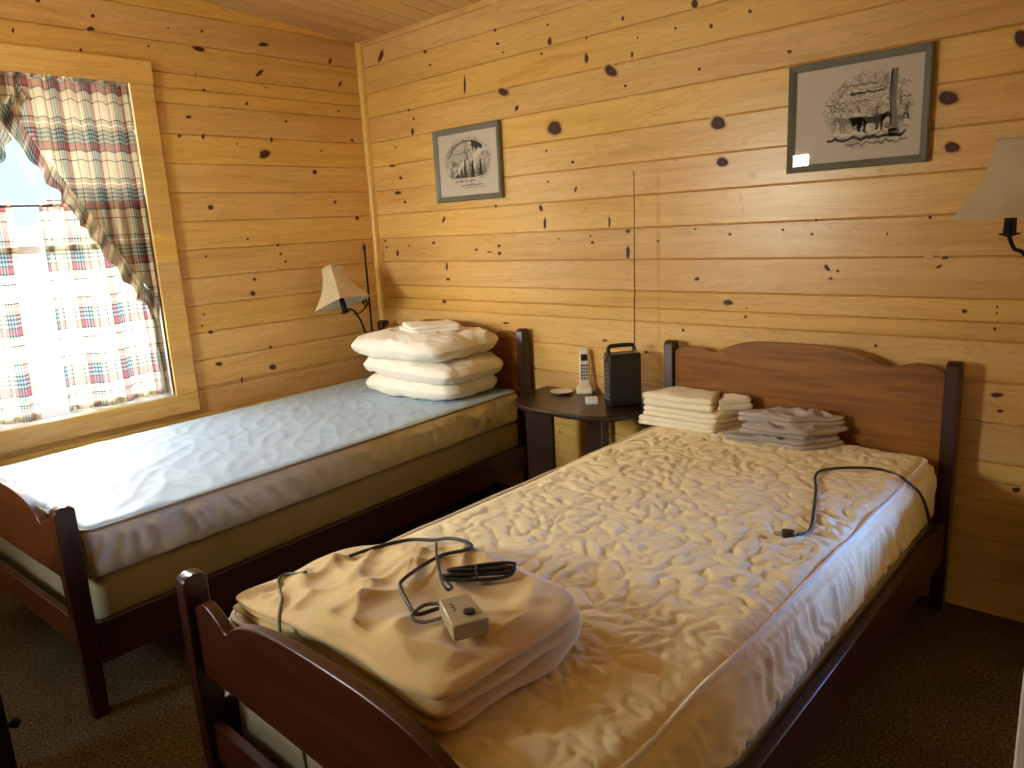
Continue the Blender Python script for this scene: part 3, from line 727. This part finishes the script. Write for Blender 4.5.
# thin cord over the mattress corner and down behind the footboard
pts = [(2.107, -1.896, .616), (2.07, -1.893, .600), (2.037, -1.900, .592), (2.036, -1.922, .592), (2.062, -1.941, .592), (2.11, -1.966, .600), (2.16, -1.989, .609), (2.21, -2.022, .615), (2.245, -2.045, .612), (2.285, -2.066, .598), (2.31, -2.074, .55), (2.325, -2.074, .47), (2.335, -2.075, .36), (2.35, -2.075, .22), (2.37, -2.08, .06), (2.40, -2.10, .006)]
o = tube_from(pts, .0035, M_CORDG, 'thin_cord')
tag(o, 'thin olive cord crossing the blanket corner and dropping behind the footboard', 'cord')

# appliance cord with a plug on the quilted mattress
pc = tag(empty('power_cord', (2.842, -.975, .562), radians(28)), 'dark brown power cord with a two prong plug lying on the quilted mattress', 'cord')
ip = (Matrix.Translation(pc.location) @ Matrix.Rotation(pc.rotation_euler.z, 4, 'Z')).inverted()
P = [(2.855, -.968, .562), (2.868, -.935, .561), (2.858, -.88, .561), (2.825, -.775, .561), (2.775, -.625, .561), (2.735, -.52, .561), (2.735, -.455, .561), (2.785, -.392, .561), (2.86, -.352, .560), (2.92, -.355, .552), (2.965, -.385, .535), (2.992, -.375, .50), (2.998, -.33, .45), (2.996, -.28, .39), (2.992, -.25, .33)]
P[-5:] = [(2.955, -.396, .553), (2.984, -.366, .515), (2.989, -.29, .445), (2.995, -.262, .39), (3.002, -.252, .345)]
tube_from([ip @ Vector(p) for p in P], .0042, M_CORD, 'cord_wire', pc)
MB().prism([(-.012, -.009), (-.006, -.015), (.012, -.013), (.020, -.006), (.020, .006), (.012, .013), (-.006, .015), (-.012, .009)], 'z', -.0065, .011).move(Matrix.Translation((-.01, 0, 0))).build('plug', M_CORD, pc, bevel=.003)
for s in (-1, 1):
    MB().box((-.040, s*.0068-.001, -.001), (-.021, s*.0068+.001, .004)).build('prong', M_CHROME, pc)

# ------------------------------------------------------------------ table between the beds
TX, TZ, TA, TB = 1.60, .585, .335, .385
tb = tag(empty('nightstand', (TX, -.02, 0)), 'small dark bow-fronted wooden table between the two beds', 'table')
out = []
for k in range(49):
    a = pi*k/48; ca, sa = cos(a), sin(a)
    out.append((TA*math.copysign(abs(ca)**(2/3.2), ca), -TB*abs(sa)**(2/3.2)))
out = out[::-1]
MB().prism(out, 'z', TZ-.022, TZ).build('table_top', M_TABLE, tb, bevel=.006)
for x, y, rz in ((-.155, -.275, .35), (.155, -.275, -.35)):
    MB().box((-.062, -.018, 0), (.062, .018, TZ-.021)).move(Matrix.Translation((x, y, 0)) @ Matrix.Rotation(rz, 4, 'Z')).build('leg', M_TABLE, tb, bevel=.004)
MB().box((-.028, -.06, 0), (.028, -.03, TZ-.021)).build('leg', M_TABLE, tb, bevel=.004)

# portable radio
rd = tag(empty('portable_radio', (1.792, -.152, TZ), radians(54)), 'black boxy portable radio with a tall thin antenna on the small table', 'radio')
MB().box((-.07, -.04, 0), (.07, .04, .225)).build('case', M_PLAST, rd, bevel=.008, seg=3)
gm = MB()
for k in range(9): gm.box((-.0725, -.032, .03+.018*k), (-.0695, .032, .041+.018*k))
gm.build('speaker_grille', M_GRILL, rd, bevel=.001)
MB().lathe([(.014, 0), (.014, .008), (.011, .010)], n=18).move(Matrix.Translation((-.07, .0, .208)) @ Matrix.Rotation(-pi/2, 4, 'Y')).build('tuning_knob', M_CHROME, rd, smooth=50)
MB().tube(spline([(-.058, 0, .222), (-.06, 0, .245), (-.045, 0, .256), (.03, 0, .256), (.05, 0, .25), (.056, 0, .222)], 6), .009, 8).build('carry_handle', M_PLAST, rd, smooth=60)
an = MB().tube([(.045, -.028, .222), (.045, -.028, .236)], .007, 10); an.build('antenna_socket', M_CHROME, rd, smooth=50)
MB().tube([(.045, -.028, .234), (.047, -.028, .45), (.049, -.028, .451), (.051, -.028, .70), (.052, -.028, .70), (.054, -.028, .955)], [.003, .003, .0025, .0025, .002, .002], 8).build('antenna', M_ANT, rd, smooth=60)

# cordless phone, its cradle, a dish and a small box
cr = tag(empty('phone_charging_base', (1.518, -.056, TZ), radians(35)), 'ivory charging base under the upright cordless phone handset', 'phone base')
MB().prism([(-.036, 0), (.036, 0), (.033, .014), (.016, .026), (-.013, .032), (-.032, .018)], 'x', -.036, .036).build('cradle', M_IVORY, cr, bevel=.006, seg=3)
MB().box((-.027, -.015, .020), (.027, .012, .040)).build('cradle_well', M_IVORY, cr, bevel=.005)
hs = tag(empty('phone_handset', (1.518, -.054, TZ+.036), radians(35)), 'ivory cordless phone handset standing upright in its charging base', 'phone')
hm = Matrix.Rotation(radians(-9), 4, 'X')
MB().prism([(-.012, 0), (.012, 0), (.014, .06), (.013, .14), (.009, .168), (-.006, .172), (-.012, .15)], 'x', -.023, .023).move(hm).build('case', M_IVORY, hs, bevel=.006, seg=3)
MB().box((-.014, -.0155, .112), (.014, -.0115, .142)).move(hm).build('screen', M_SCREEN, hs, bevel=.001)
km = MB()
for r in range(5):
    for q in range(3): km.box((-.016+.0115*q, -.0148, .026+.015*r), (-.0075+.0115*q, -.0115, .036+.015*r))
km.move(hm).build('keypad', M_GRILL, hs, bevel=.001)
o = MB().lathe([(.030, 0), (.036, .003), (.052, .010), (.0535, .012), (.050, .0125), (.034, .006), (.0, .005)], n=32).build('white_dish', M_IVORY, None, smooth=50)
o.location = (1.43, -.115, TZ); o.name = 'saucer'; tag(o, 'small round ivory saucer on the table beside the phone', 'dish')
o = MB().box((-.027, -.042, 0), (.027, .042, .018)).build('small_box', M_WHITE, None, bevel=.003)
o.location = (1.655, -.190, TZ); o.rotation_euler = (0, 0, radians(38)); tag(o, 'small flat white carton on the table in front of the radio', 'box')

# ------------------------------------------------------------------ lamps with bell shades
def shade_ring(h, s, c=.88):
    """square ring with slightly bowed sides, half width s at height h"""
    pts = []
    for k in range(4):
        a = radians(45+90*k); b = radians(135+90*k)
        A = Vector((cos(a), sin(a), 0))*s*sqrt(2); B = Vector((cos(b), sin(b), 0))*s*sqrt(2)
        for j in range(6):
            p = A.lerp(B, j/6); bow = 1+.05*sin(pi*j/6)
            pts.append((p.x*bow, p.y*bow, h))
    return pts
def make_lamp(loc, rz, label, shade_at, shade_tilt, shade_rz, arm):
    r = tag(empty('wall_lamp', loc, rz), label, 'lamp', 'matching bedside lamps')
    MB().box((-.02, .012, -.60), (.02, .03, -.50)).build('wall_plate', M_IRON, r, bevel=.003)
    rod = MB().tube([(0, 0, -.60), (0, 0, -.02), (0, 0, .0)], .0058, 10)
    rod.lathe([(.0058, 0), (.010, .006), (.011, .014), (.006, .022), (.003, .036), (.0005, .045)], (0, 0, -.01), 12)
    rod.tube([(0, 0, -.55), (0, .014, -.55)], .005, 8)
    rod.build('rod', M_IRON, r, smooth=50)
    a = MB().tube(spline(arm, 8), .0055, 8)
    a.build('curved_arm', M_IRON, r, smooth=60)
    sc = MB()
    q = arm[0]
    sc.tube(spline([(q[0]*f, q[1]*f, -.30-.05*sin(f*pi)) for f in (0, .2, .4, .55, .62)], 6), .004, 8)
    for k in range(20): pass
    sp = [(.028*(1-t*.7)*cos(t*9)*1, 0, .028*(1-t*.7)*sin(t*9)) for t in [i/24 for i in range(25)]]
    dr_ = Vector((q[0], q[1], 0)).normalized()
    sc.tube([(dr_.x*(.05+p[0]), dr_.y*(.05+p[0]), -.30+p[2]) for p in sp], .004, 6)
    sc.build('scroll', M_IRON, r, smooth=60)
    Mx = Matrix.Translation(shade_at) @ shade_tilt @ Matrix.Rotation(shade_rz, 4, 'Z')
    H = .205
    prof = [(0, .105), (.012, .099), (.035, .086), (.07, .069), (.11, .054), (.15, .044), (.185, .039), (H, .0385)]
    sh = MB(); n = 24; v = []
    for h, s in prof: v += shade_ring(h, s)
    f = [(i*n+k, i*n+(k+1) % n, (i+1)*n+(k+1) % n, (i+1)*n+k) for i in range(len(prof)-1) for k in range(n)]
    so = sh.add(v, f).move(Mx).build('lamp_shade', [M_SHADE, M_SHIN], r, smooth=30)
    md = so.modifiers.new('thick', 'SOLIDIFY'); md.thickness = .003; md.offset = -1; md.material_offset = 1
    MB().tube(shade_ring(0, .1055), .0028, 6, True).move(Mx).build('shade_trim', M_SHADE, r, smooth=60)
    MB().tube(shade_ring(H, .039), .0025, 6, True).move(Mx).build('shade_trim', M_SHADE, r, smooth=60)
    so2 = MB().lathe([(.012, -.055), (.016, -.05), (.014, .02), (.012, .05)], n=14)
    for k in range(5):
        q2 = 2*pi*k/5; so2.tube([(0, 0, -.05), (.026*cos(q2), .026*sin(q2), -.048)], [.006, .002], 6)
    so2.tube([(0, 0, .05), (0, 0, H-.012)], .0025, 6)
    for k in range(4):
        q2 = radians(90*k); so2.tube([(0, 0, H-.012), (.038*cos(q2), .038*sin(q2), H-.006)], .0018, 6)
    so2.move(Mx).build('socket', M_IRON, r, smooth=50)
    MB().lathe([(.010, .05), (.012, .062), (.024, .085), (.027, .105), (.022, .125), (.008, .135)], n=18).move(Mx).build('bulb', M_SHIN, r, smooth=60)
    return r
# beside the window bed (fixed to the headboard wall in the corner)
tilt = Matrix.Rotation(radians(9), 4, 'X') @ Matrix.Rotation(radians(-17), 4, 'Y')
make_lamp((.085, -.155, 1.27), radians(90), 'linen bell shaded lamp on a black iron rod in the corner above the pillows', (-.262, -.12, -.275), Matrix.Rotation(radians(-90), 4, 'Z') @ Vector((0, 0, 1)).rotation_difference(Vector((-.375, .0, 1)).normalized()).to_matrix().to_4x4(), radians(8), [(-.262, -.12, -.33), (-.215, -.09, -.315), (-.15, -.055, -.33), (-.09, -.03, -.40), (-.055, -.015, -.48), (-.02, -.004, -.515), (0, 0, -.50)])
make_lamp((3.266, -.045, 1.455), 0, 'linen bell shaded lamp on a black arm, high beside the larger wolf picture', (-.13, -.21, -.145), Matrix.Identity(4), radians(-11), [(-.13, -.21, -.20), (-.118, -.19, -.235), (-.10, -.16, -.25), (-.07, -.10, -.32), (-.04, -.05, -.40), (-.01, -.01, -.46), (0, 0, -.46)])

# ------------------------------------------------------------------ pictures
def print_mat(name, seed, cx, cz, rx, rz):
    rx *= 1.2; rz *= 1.2
    m = NT(name); c = m.obj(); p = m.sep(c)
    x = m.math('DIVIDE', m.math('SUBTRACT', p[0], cx), rx); z = m.math('DIVIDE', m.math('SUBTRACT', p[2], cz), rz)
    r = m.math('SQRT', m.math('ADD', m.math('MULTIPLY', x, x), m.math('MULTIPLY', z, z)))
    n1 = m.noise(m.comb(p[0], seed, p[2]), 26, 5, .65, 1.2); n2 = m.noise(m.comb(p[0], seed+4, m.math('MULTIPLY', p[2], 2.2)), 60, 3, .6, 2.0)
    edge = m.smooth(m.math('ADD', r, m.math('MULTIPLY', m.math('SUBTRACT', n1, .5), .5)), 1.03, .95)
    ink = m.math('MULTIPLY', m.smooth(n1, .52, .62), m.smooth(n2, .38, .60))
    pale = m.smooth(n2, .60, .50)
    pic = m.mix(ink, m.mix(pale, (.78, .73, .62), (.40, .375, .32)), (.055, .05, .045))
    col = m.mix(edge, (.60, .55, .47), pic)
    return m.done(m.bsdf(col, .8, None, .2))
def picture(loc, w, h, fw, mat, inks, label, fs=1.0):
    r = tag(empty('picture_frame', loc), label, 'picture', 'framed wildlife prints')
    f = MB(); pr = [(0, 0), (.0, .020), (.004, .024), (fw*.55, .020), (fw*.8, .014), (fw, .012), (fw, 0)]
    n = len(pr); v = []; fc = []
    for (sx, sz) in ((-1, -1), (1, -1), (1, 1), (-1, 1)):
        for a, b in pr: v.append((sx*(w/2-a), -b, sz*(h/2-a)))
    for k in range(4):
        for i in range(n-1):
            fc.append((k*n+i, k*n+i+1, ((k+1) % 4)*n+i+1, ((k+1) % 4)*n+i))
    f.add(v, [q[::-1] for q in fc]).build('frame', M_FRAME, r, smooth=25)
    p = MB().box((-w/2+fw*.7, -.008, -h/2+fw*.7), (w/2-fw*.7, -.001, h/2-fw*.7)).build('print', mat, r)
    if inks:
        a = MB(); 
        for poly, mi in inks:
            a.prism([(fs*x, fs*z) for x, z in poly], 'y', -.0084, -.0078, mi=mi)
        a.build('drawn_figures', [M_INK, M_INKG, M_INKW], p)
    MB().box((-w/2+fw*.75, -.0135, -h/2+fw*.75), (w/2-fw*.75, -.0115, h/2-fw*.75)).build('glass', M_GLASS, r)
    return r
M_INK = plain('print_ink', (.05, .047, .042), .8, .2, vary=.4); M_INKG = plain('print_grey', (.20, .185, .165), .8, .2, vary=.3); M_INKW = plain('print_white', (.66, .63, .56), .8, .2, vary=.05)
def fir(x, z, w, hh, k=6):
    """jagged conifer outline"""
    L = []; Rr_ = []
    for i in range(k):
        t = i/k; q = w*(1-t)
        L += [(x-q, z+hh*t), (x-q*.45, z+hh*(t+.7/k))]; Rr_ += [(x+q*(.9+.2*(i % 2)), z+hh*t), (x+q*.42, z+hh*(t+.7/k))]
    return L + [(x, z+hh)] + Rr_[::-1]
def ridge(x0, x1, z, amp, thick, seed, k=18):
    up = [(x0+(x1-x0)*i/k, z+amp*N(i*.7, seed)*1.6) for i in range(k+1)]
    return up + [(x, zz-thick*(.3+.7*abs(N(x*40, seed)))-.0012) for x, zz in up[::-1]]
ink1 = [(ridge(-.145, -.02, .055, .012, .010, 1), 1), ([(-.135, .03), (-.12, .065), (-.08, .10), (-.02, .115), (.04, .112), (.06, .10), (.02, .104), (-.04, .10), (-.09, .078), (-.12, .045)], 1),
        ([(.03, .112), (.075, .10), (.115, .075), (.10, .062), (.08, .075), (.065, .06), (.05, .08), (.04, .055)], 0), ([(.02, .02), (.06, .05), (.115, .085), (.125, .07), (.08, .035), (.03, .008)], 2),
        ([(-.10, -.055), (-.07, -.02), (-.03, .018), (-.02, .0), (-.06, -.04)], 2), ([(.02, -.02), (.05, .01), (.06, -.01), (.03, -.035)], 2)]
for x, z, w_, hh, c_ in ((-.115, -.06, .018, .055, 1), (-.075, -.065, .022, .045, 0), (-.045, -.062, .018, .06, 0), (-.018, -.066, .024, .095, 0), (.012, -.064, .02, .075, 1), (.035, -.066, .024, .105, 0), (.068, -.064, .02, .06, 1), (.09, -.06, .022, .085, 0), (.118, -.055, .016, .07, 1), (.0, .02, .012, .055, 1)):
    ink1.append((fir(x, z, w_, hh), c_))
for k in range(5): ink1.append((ridge(-.11+.02*k, .02+.025*k, -.068-.011*k, .006, .006, k+3), (2, 1, 2, 0, 1)[k]))
picture((.801, -.003, 1.664), .466, .354, .026, print_mat('mountain_sketch', 3.0, .0, .012, .140, .100), ink1, 'smaller grey framed print of an oval mountain sketch, hanging above the pillow stack')
def wolf(x, z, s, f=1):
    P = [(-.50, .02), (-.62, -.10), (-.60, -.28), (-.52, -.24), (-.50, -.08), (-.44, -.12), (-.46, -.30), (-.40, -.52), (-.32, -.52), (-.33, -.34), (-.26, -.16), (-.22, -.34), (-.25, -.52), (-.17, -.52), (-.15, -.30), (-.08, -.13), (.14, -.16), (.16, -.34), (.14, -.52), (.22, -.52), (.25, -.30), (.29, -.14), (.31, -.34), (.30, -.52), (.38, -.52), (.38, -.26), (.42, -.02), (.50, .06), (.60, .06), (.74, .04), (.77, .10), (.66, .17), (.60, .27), (.55, .20), (.50, .28), (.44, .19), (.34, .12), (.10, .07), (-.20, .09), (-.40, .09)]
    P = [(a, c*.74 if c < -.2 else c) for a, c in P]
    P = [(.4+(a-.4)*.72, c-.07) if a > .41 else (a, c) for a, c in P]
    return [(x+f*a*s, z+c*s) for a, c in P]
ink2 = [([(.100, -.085), (.106, -.02), (.100, .05), (.104, .118), (.124, .120), (.122, .04), (.128, -.03), (.138, -.085)], 1), ([(.104, .118), (.109, .118), (.107, .03), (.112, -.06), (.106, -.05)], 0),
        (ridge(-.09, .155, -.078, .012, .022, 2), 0), (ridge(-.07, .13, -.062, .010, .016, 5), 2), (ridge(-.03, .16, -.098, .008, .012, 8), 1),
        (ridge(-.10, .04, .035, .012, .007, 11), 1), (ridge(-.02, .09, .062, .008, .012, 12), 0), (ridge(-.05, .07, .088, .008, .010, 13), 1), (ridge(-.11, -.01, .012, .010, .006, 14), 1), (ridge(.0, .09, .078, .006, .005, 19), 2),
        (wolf(-.018, -.022, .085, -1), 1), ([(-.02, -.02), (.0, .0), (.018, -.01), (.012, -.04), (-.008, -.045)], 2), (wolf(.048, -.026, .098), 0), ([(.078, -.018), (.098, -.005), (.096, -.03), (.088, -.045), (.078, -.03)], 2), ([(.02, -.055), (.04, -.04), (.055, -.06), (.03, -.07)], 2)]
for k in range(7): ink2.append((ridge(.132, .166, .075-.022*k, .012, .005, 20+k, 6), (1, 2, 0)[k % 3]))
for k in range(6): ink2.append(([(.135+.004*k, -.05+.006*k), (.160, .02-.012*k), (.163, .022-.012*k), (.138+.004*k, -.048+.006*k)], (1, 0)[k % 2]))
picture((2.640, -.003, 1.661), .447, .354, .024, print_mat('wolf_sketch', 8.0, .035, .005, .115, .098), ink2, 'larger looking grey framed print of wolves by a tree, hanging above the quilted bed')

# ------------------------------------------------------------------ curtains
def drape(name, fn, nu, nv, uvf, edge=None, parent=None, label=None, group=None, mat=None):
    m = MB().grid(fn, nu, nv, uvf)
    if edge: m.at = [edge(i % (nu+1)/nu, (i//(nu+1))/nv) for i in range(len(m.v))]
    o = m.build(name, mat or M_PLAID, parent, smooth=180)
    if label: tag(o, label, 'curtain', group)
    return o
YC = -1.75
def swag(sgn, x0, label):
    """half of the tied-back top curtain; sgn 1 = the half nearer the corner"""
    Y = lambda y: y if sgn > 0 else 2*YC-y
    zend = lambda y: 1.085+(-1.287-y)*1.80
    def body(u, v):
        y = -1.275-.535*u; zt = 2.04+.006*sin(u*60); zb = min(zend(y), 2.03)
        z = zt+(zb-zt)*v
        pl = sin(u*62+1.2*sin(u*9))*.010*(1-.25*v)+.006*N(u*8, z*5, 3)
        y2 = y+.010*v*sin(u*20)*(1-u)+.03*(1-u)*sm(z, 1.7, 1.1)*0
        return (x0+.012+pl, Y(y2), z)
    o = drape('curtain', body, 90, 40, lambda u, v: ((.535*u)*2.0+.02, 2.04+(min(zend(-1.275-.535*u), 2.03)-2.04)*v), label=label, group='plaid tie-back top curtains')
    def ruf(u, v):
        y = -1.285-.515*u; z = zend(y)
        w = .075+.010*sin(u*70)
        d = Vector((-.86, -.5)) if True else 0
        g = sin(u*95+2*sin(u*13))*.013*(.25+.75*v)
        yy = y+d.x*w*v*.55+.006*sin(u*55)*v; zz = z-.004+d.y*w*v*1.4
        if u < .08: yy += .02*(1-u/.08)*v; zz -= .025*(1-u/.08)*v
        return (x0+.030+g, Y(yy), zz)
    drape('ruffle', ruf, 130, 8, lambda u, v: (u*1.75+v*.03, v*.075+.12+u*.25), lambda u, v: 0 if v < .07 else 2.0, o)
    def head(u, v):
        y = -1.275-.535*u
        z = 2.032+.030*v*(.7+.5*abs(sin(u*31)))
        return (x0+.014+.012*sin(u*64+v*3), Y(y), z)
    drape('gathered_heading', head, 110, 4, lambda u, v: (u*1.1, .52+v*.04), None, o)
    return o
swag(1, -.012, 'ruffled plaid top curtain swept down to the window side nearer the lamp')
swag(-1, -.028, 'ruffled plaid top curtain swept to the window side away from the lamp')
def cafe(y0t, y1t, y0b, y1b, x0, seed, label, sgn):
    """short curtain from the lower rod: y0 = gap side, y1 = outer side"""
    zt, zb = 1.535, .655
    def fn(u, v):
        a = y0t+(y1t-y0t)*u; b = y0b+(y1b-y0b)*u
        y = a+(b-a)*v; z = zt+(zb-zt)*v+.006*sin(u*9+seed)*v
        pl = (sin(u*36+seed+1.0*sin(u*7+seed))*.012+.004*sin(u*80))*(.7+.3*v)+.004*N(u*6, z*6, seed)
        return (x0+pl, y, z)
    uvf = lambda u, v: (seed*.13+abs(y1b-y0b)*u*1.75, 1.535-.845*v)
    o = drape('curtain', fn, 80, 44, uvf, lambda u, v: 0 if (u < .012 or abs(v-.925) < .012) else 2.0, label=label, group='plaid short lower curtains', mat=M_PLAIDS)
    def hd(u, v):
        y = y0t+(y1t-y0t)*u
        return (x0+.008*sin(u*50+v*2), y, 1.53+.028*v)
    drape('gathered_heading', hd, 70, 3, lambda u, v: (u*.8, .52+v*.04), None, o, mat=M_PLAIDS)
    return o
cafe(-1.690, -1.275, -1.715, -1.262, -.042, 1.0, 'short plaid lower curtain hanging at the window side nearer the lamp', 1)
cafe(-1.785, -2.225, -1.822, -2.228, -.042, 4.0, 'short plaid lower curtain hanging at the window side away from the lamp', -1)
for z, x, lab in ((2.036, -.018, 'thin white rod holding the ruffled top curtains'), (1.534, -.042, 'thin dark rod holding the short lower curtains')):
    o = MB().tube([(x, -2.229, z), (x, -1.271, z)], .006, 10).build('curtain_rod', M_SASH if z > 2 else M_CORD, None, smooth=50)
    tag(o, lab, 'curtain rod', 'curtain rods')

# ------------------------------------------------------------------ furniture cut by the edge of the view
ch = tag(empty('bedside_cabinet', (1.435, -2.40, 0)), 'black-brown bedside cabinet with a round knob, on the carpet beyond the beds', 'cabinet')
MB().box((-.135, -.42, .04), (.135, -.016, .47)).build('body', M_CHEST, ch, bevel=.003)
MB().box((-.145, -.43, .47), (.145, .004, .492)).build('cabinet_top', M_CHEST, ch, bevel=.004)
for sx in (-1, 1):
    for y in (-.40, -.035): MB().box((sx*.115-.018, y-.018, 0), (sx*.115+.018, y+.018, .041)).build('leg', M_CHEST, ch)
dd = MB().box((-.128, -.0165, .055), (.128, .0, .455)).build('door', M_CHEST, ch, bevel=.003)
MB().lathe([(.006, 0), (.006, .010), (.014, .018), (.015, .026), (.008, .032)], n=16).move(Matrix.Translation((.075, 0, .235)) @ Matrix.Rotation(-pi/2, 4, 'X')).build('knob', M_CHEST, dd, smooth=50)
ns = tag(empty('side_table', (3.50, -.165, 0)), 'black square legged side table against the wall beside the quilted bed', 'table')
MB().box((-.23, -.14, .53), (.23, .14, .555)).build('table_top', M_CHEST, ns, bevel=.004)
MB().box((-.2, -.11, .43), (.2, .11, .531)).build('drawer_box', M_CHEST, ns, bevel=.003)
for sx in (-1, 1):
    for y in (-.115, .115): MB().box((sx*.205-.022, y-.022, 0), (sx*.205+.022, y+.022, .531)).build('leg', M_CHEST, ns, bevel=.003)

# ------------------------------------------------------------------ daylight, added fill light, camera
wd = bpy.data.worlds.new('winter_sky'); SC.world = wd; wd.use_nodes = True
t = wd.node_tree; t.nodes.clear()
tc = t.nodes.new('ShaderNodeTexCoord'); sp = t.nodes.new('ShaderNodeSeparateXYZ')
bg = t.nodes.new('ShaderNodeBackground'); wo = t.nodes.new('ShaderNodeOutputWorld')
mr = t.nodes.new('ShaderNodeMapRange'); mr.inputs[1].default_value = -1; mr.inputs[2].default_value = 1
t.links.new(tc.outputs['Generated'], sp.inputs[0]); t.links.new(sp.outputs[2], mr.inputs[0])
def sky_ramp(stops):
    rp = t.nodes.new('ShaderNodeValToRGB'); t.links.new(mr.outputs[0], rp.inputs[0]); e = rp.color_ramp
    while len(e.elements) < len(stops): e.elements.new(1)
    for el, (p_, c_) in zip(e.elements, stops): el.position = p_; el.color = (*c_, 1)
    return rp.outputs[0]
# bright sky band on the window side, shaped to reach deep into the room, snow light below, dim pale band at the horizon
WEST = sky_ramp([(.0, (.56, .55, .52)), (.34, (.28, .28, .27)), (.39, (.010, .018, .028)), (.50, (.010, .0175, .028)), (.515, (.0060, .0086, .0132)), (.605, (.0056, .0082, .0132)), (.63, (.76, .75, .73)), (.70, (.68, .67, .65)), (.75, (.09, .12, .16)), (1.0, (.09, .12, .16))])
# blue sky band on the other side, shaped low to light the bed side
EAST = sky_ramp([(.0, (.003, .004, .005)), (.44, (.006, .008, .011)), (.47, (.45, .98, 2.6)), (.60, (.45, .98, 2.6)), (.63, (.010, .014, .022)), (1.0, (.008, .011, .016))])
def sky_mix(a, c, sock, lo, hi):
    n_ = t.nodes.new('ShaderNodeMix'); n_.data_type = 'RGBA'
    q = t.nodes.new('ShaderNodeMapRange'); q.inputs[1].default_value = lo; q.inputs[2].default_value = hi
    t.links.new(sock, q.inputs[0]); t.links.new(q.outputs[0], n_.inputs[0]); t.links.new(a, n_.inputs[6])
    if isinstance(c, tuple): n_.inputs[7].default_value = c
    else: t.links.new(c, n_.inputs[7])
    return n_.outputs[2]
sky = sky_mix(WEST, (.004, .005, .007, 1), sp.outputs[0], .05, .15)
sky = sky_mix(sky, EAST, sp.outputs[0], .52, .72)
SOUTH = sky_ramp([(.0, (.34, .31, .25)), (.46, (.40, .37, .30)), (.50, (.56, .52, .42)), (.60, (.62, .58, .48)), (.68, (.62, .60, .52)), (.85, (.55, .54, .50)), (1.0, (.2, .22, .25))])
mx3 = t.nodes.new('ShaderNodeMix'); mx3.data_type = 'RGBA'
mr3 = t.nodes.new('ShaderNodeMapRange'); mr3.inputs[1].default_value = -.76; mr3.inputs[2].default_value = -.91
t.links.new(sp.outputs[1], mr3.inputs[0]); t.links.new(mr3.outputs[0], mx3.inputs[0])
t.links.new(sky, mx3.inputs[6]); t.links.new(SOUTH, mx3.inputs[7])
bg.inputs['Strength'].default_value = WORLD
t.links.new(mx3.outputs[2], bg.inputs[0]); t.links.new(bg.outputs[0], wo.inputs[0])
def portal(name, loc, rot, sx, sy):
    l = bpy.data.lights.new(name, 'AREA'); l.shape = 'RECTANGLE'; l.size = sx; l.size_y = sy; l.cycles.is_portal = True
    o = bpy.data.objects.new(name, l); COL.objects.link(o); o.location = loc; o.rotation_euler = rot
portal('window_daylight', (-.135, (WIN[0]+WIN[1])/2, (WIN[2]+WIN[3])/2), (0, -pi/2, 0), WIN[3]-WIN[2], WIN[1]-WIN[0])
portal('unseen_side_daylight', ((WIN2[0]+WIN2[1])/2, .135, (WIN2[2]+WIN2[3])/2), (-pi/2, 0, 0), WIN2[1]-WIN2[0], WIN2[3]-WIN2[2])
portal('unseen_front_daylight', ((WIN3[0]+WIN3[1])/2, YF-.135, (WIN3[2]+WIN3[3])/2), (pi/2, 0, 0), WIN3[1]-WIN3[0], WIN3[3]-WIN3[2])

fill_x, fill_y = .8, -2.0  # unseen warm lamp, added to brighten the back wall
lz = 2.373-.078*fill_y
cl = tag(empty('added_fill_light', (fill_x, fill_y, lz)), 'added round fill light under the ceiling, white with a warm glowing dome', 'ceiling light')
MB().lathe([(.10, -.02), (.13, -.02), (.13, .0)], n=32).build('base', M_SASH, cl, smooth=40)
gl = NT('warm_fill_glass'); em = gl.n('ShaderNodeEmission'); em.inputs[0].default_value = (1, .80, .46, 1); em.inputs[1].default_value = FILL_LAMP
gl.done(em.outputs[0])
MB().lathe([(.02, -.105), (.06, -.097), (.095, -.075), (.115, -.04), (.118, -.02)], n=32).build('dome', gl.m, cl, smooth=60)

cam = bpy.data.cameras.new('camera'); co = bpy.data.objects.new('camera', cam); COL.objects.link(co)
cam.sensor_width = 36; cam.lens = 732.22/1024*36; cam.clip_start = .02
yaw, pit, rol = .7475, .2137, -.0527
F = Vector((-sin(yaw)*cos(pit), cos(yaw)*cos(pit), -sin(pit))); Rt = Vector((cos(yaw), sin(yaw), 0)); U = Rt.cross(F)
Rr = Rt*cos(rol)+U*sin(rol); Ur = -Rt*sin(rol)+U*cos(rol)
co.matrix_world = Matrix(((Rr.x, Ur.x, -F.x, 3.504), (Rr.y, Ur.y, -F.y, -2.687), (Rr.z, Ur.z, -F.z, 1.356), (0, 0, 0, 1)))
SC.camera = co
SC.view_settings.view_transform = 'Standard'; SC.view_settings.look = 'None'
SC.view_settings.exposure = EXPO; SC.view_settings.gamma = 1.0; SC.view_settings.use_curve_mapping = False
cy = SC.cycles
cy.use_denoising = True; cy.max_bounces = 10; cy.diffuse_bounces = 6; cy.transparent_max_bounces = 16; cy.sample_clamp_indirect = 8; cy.caustics_reflective = False; cy.caustics_refractive = False; cy.blur_glossy = 1.0
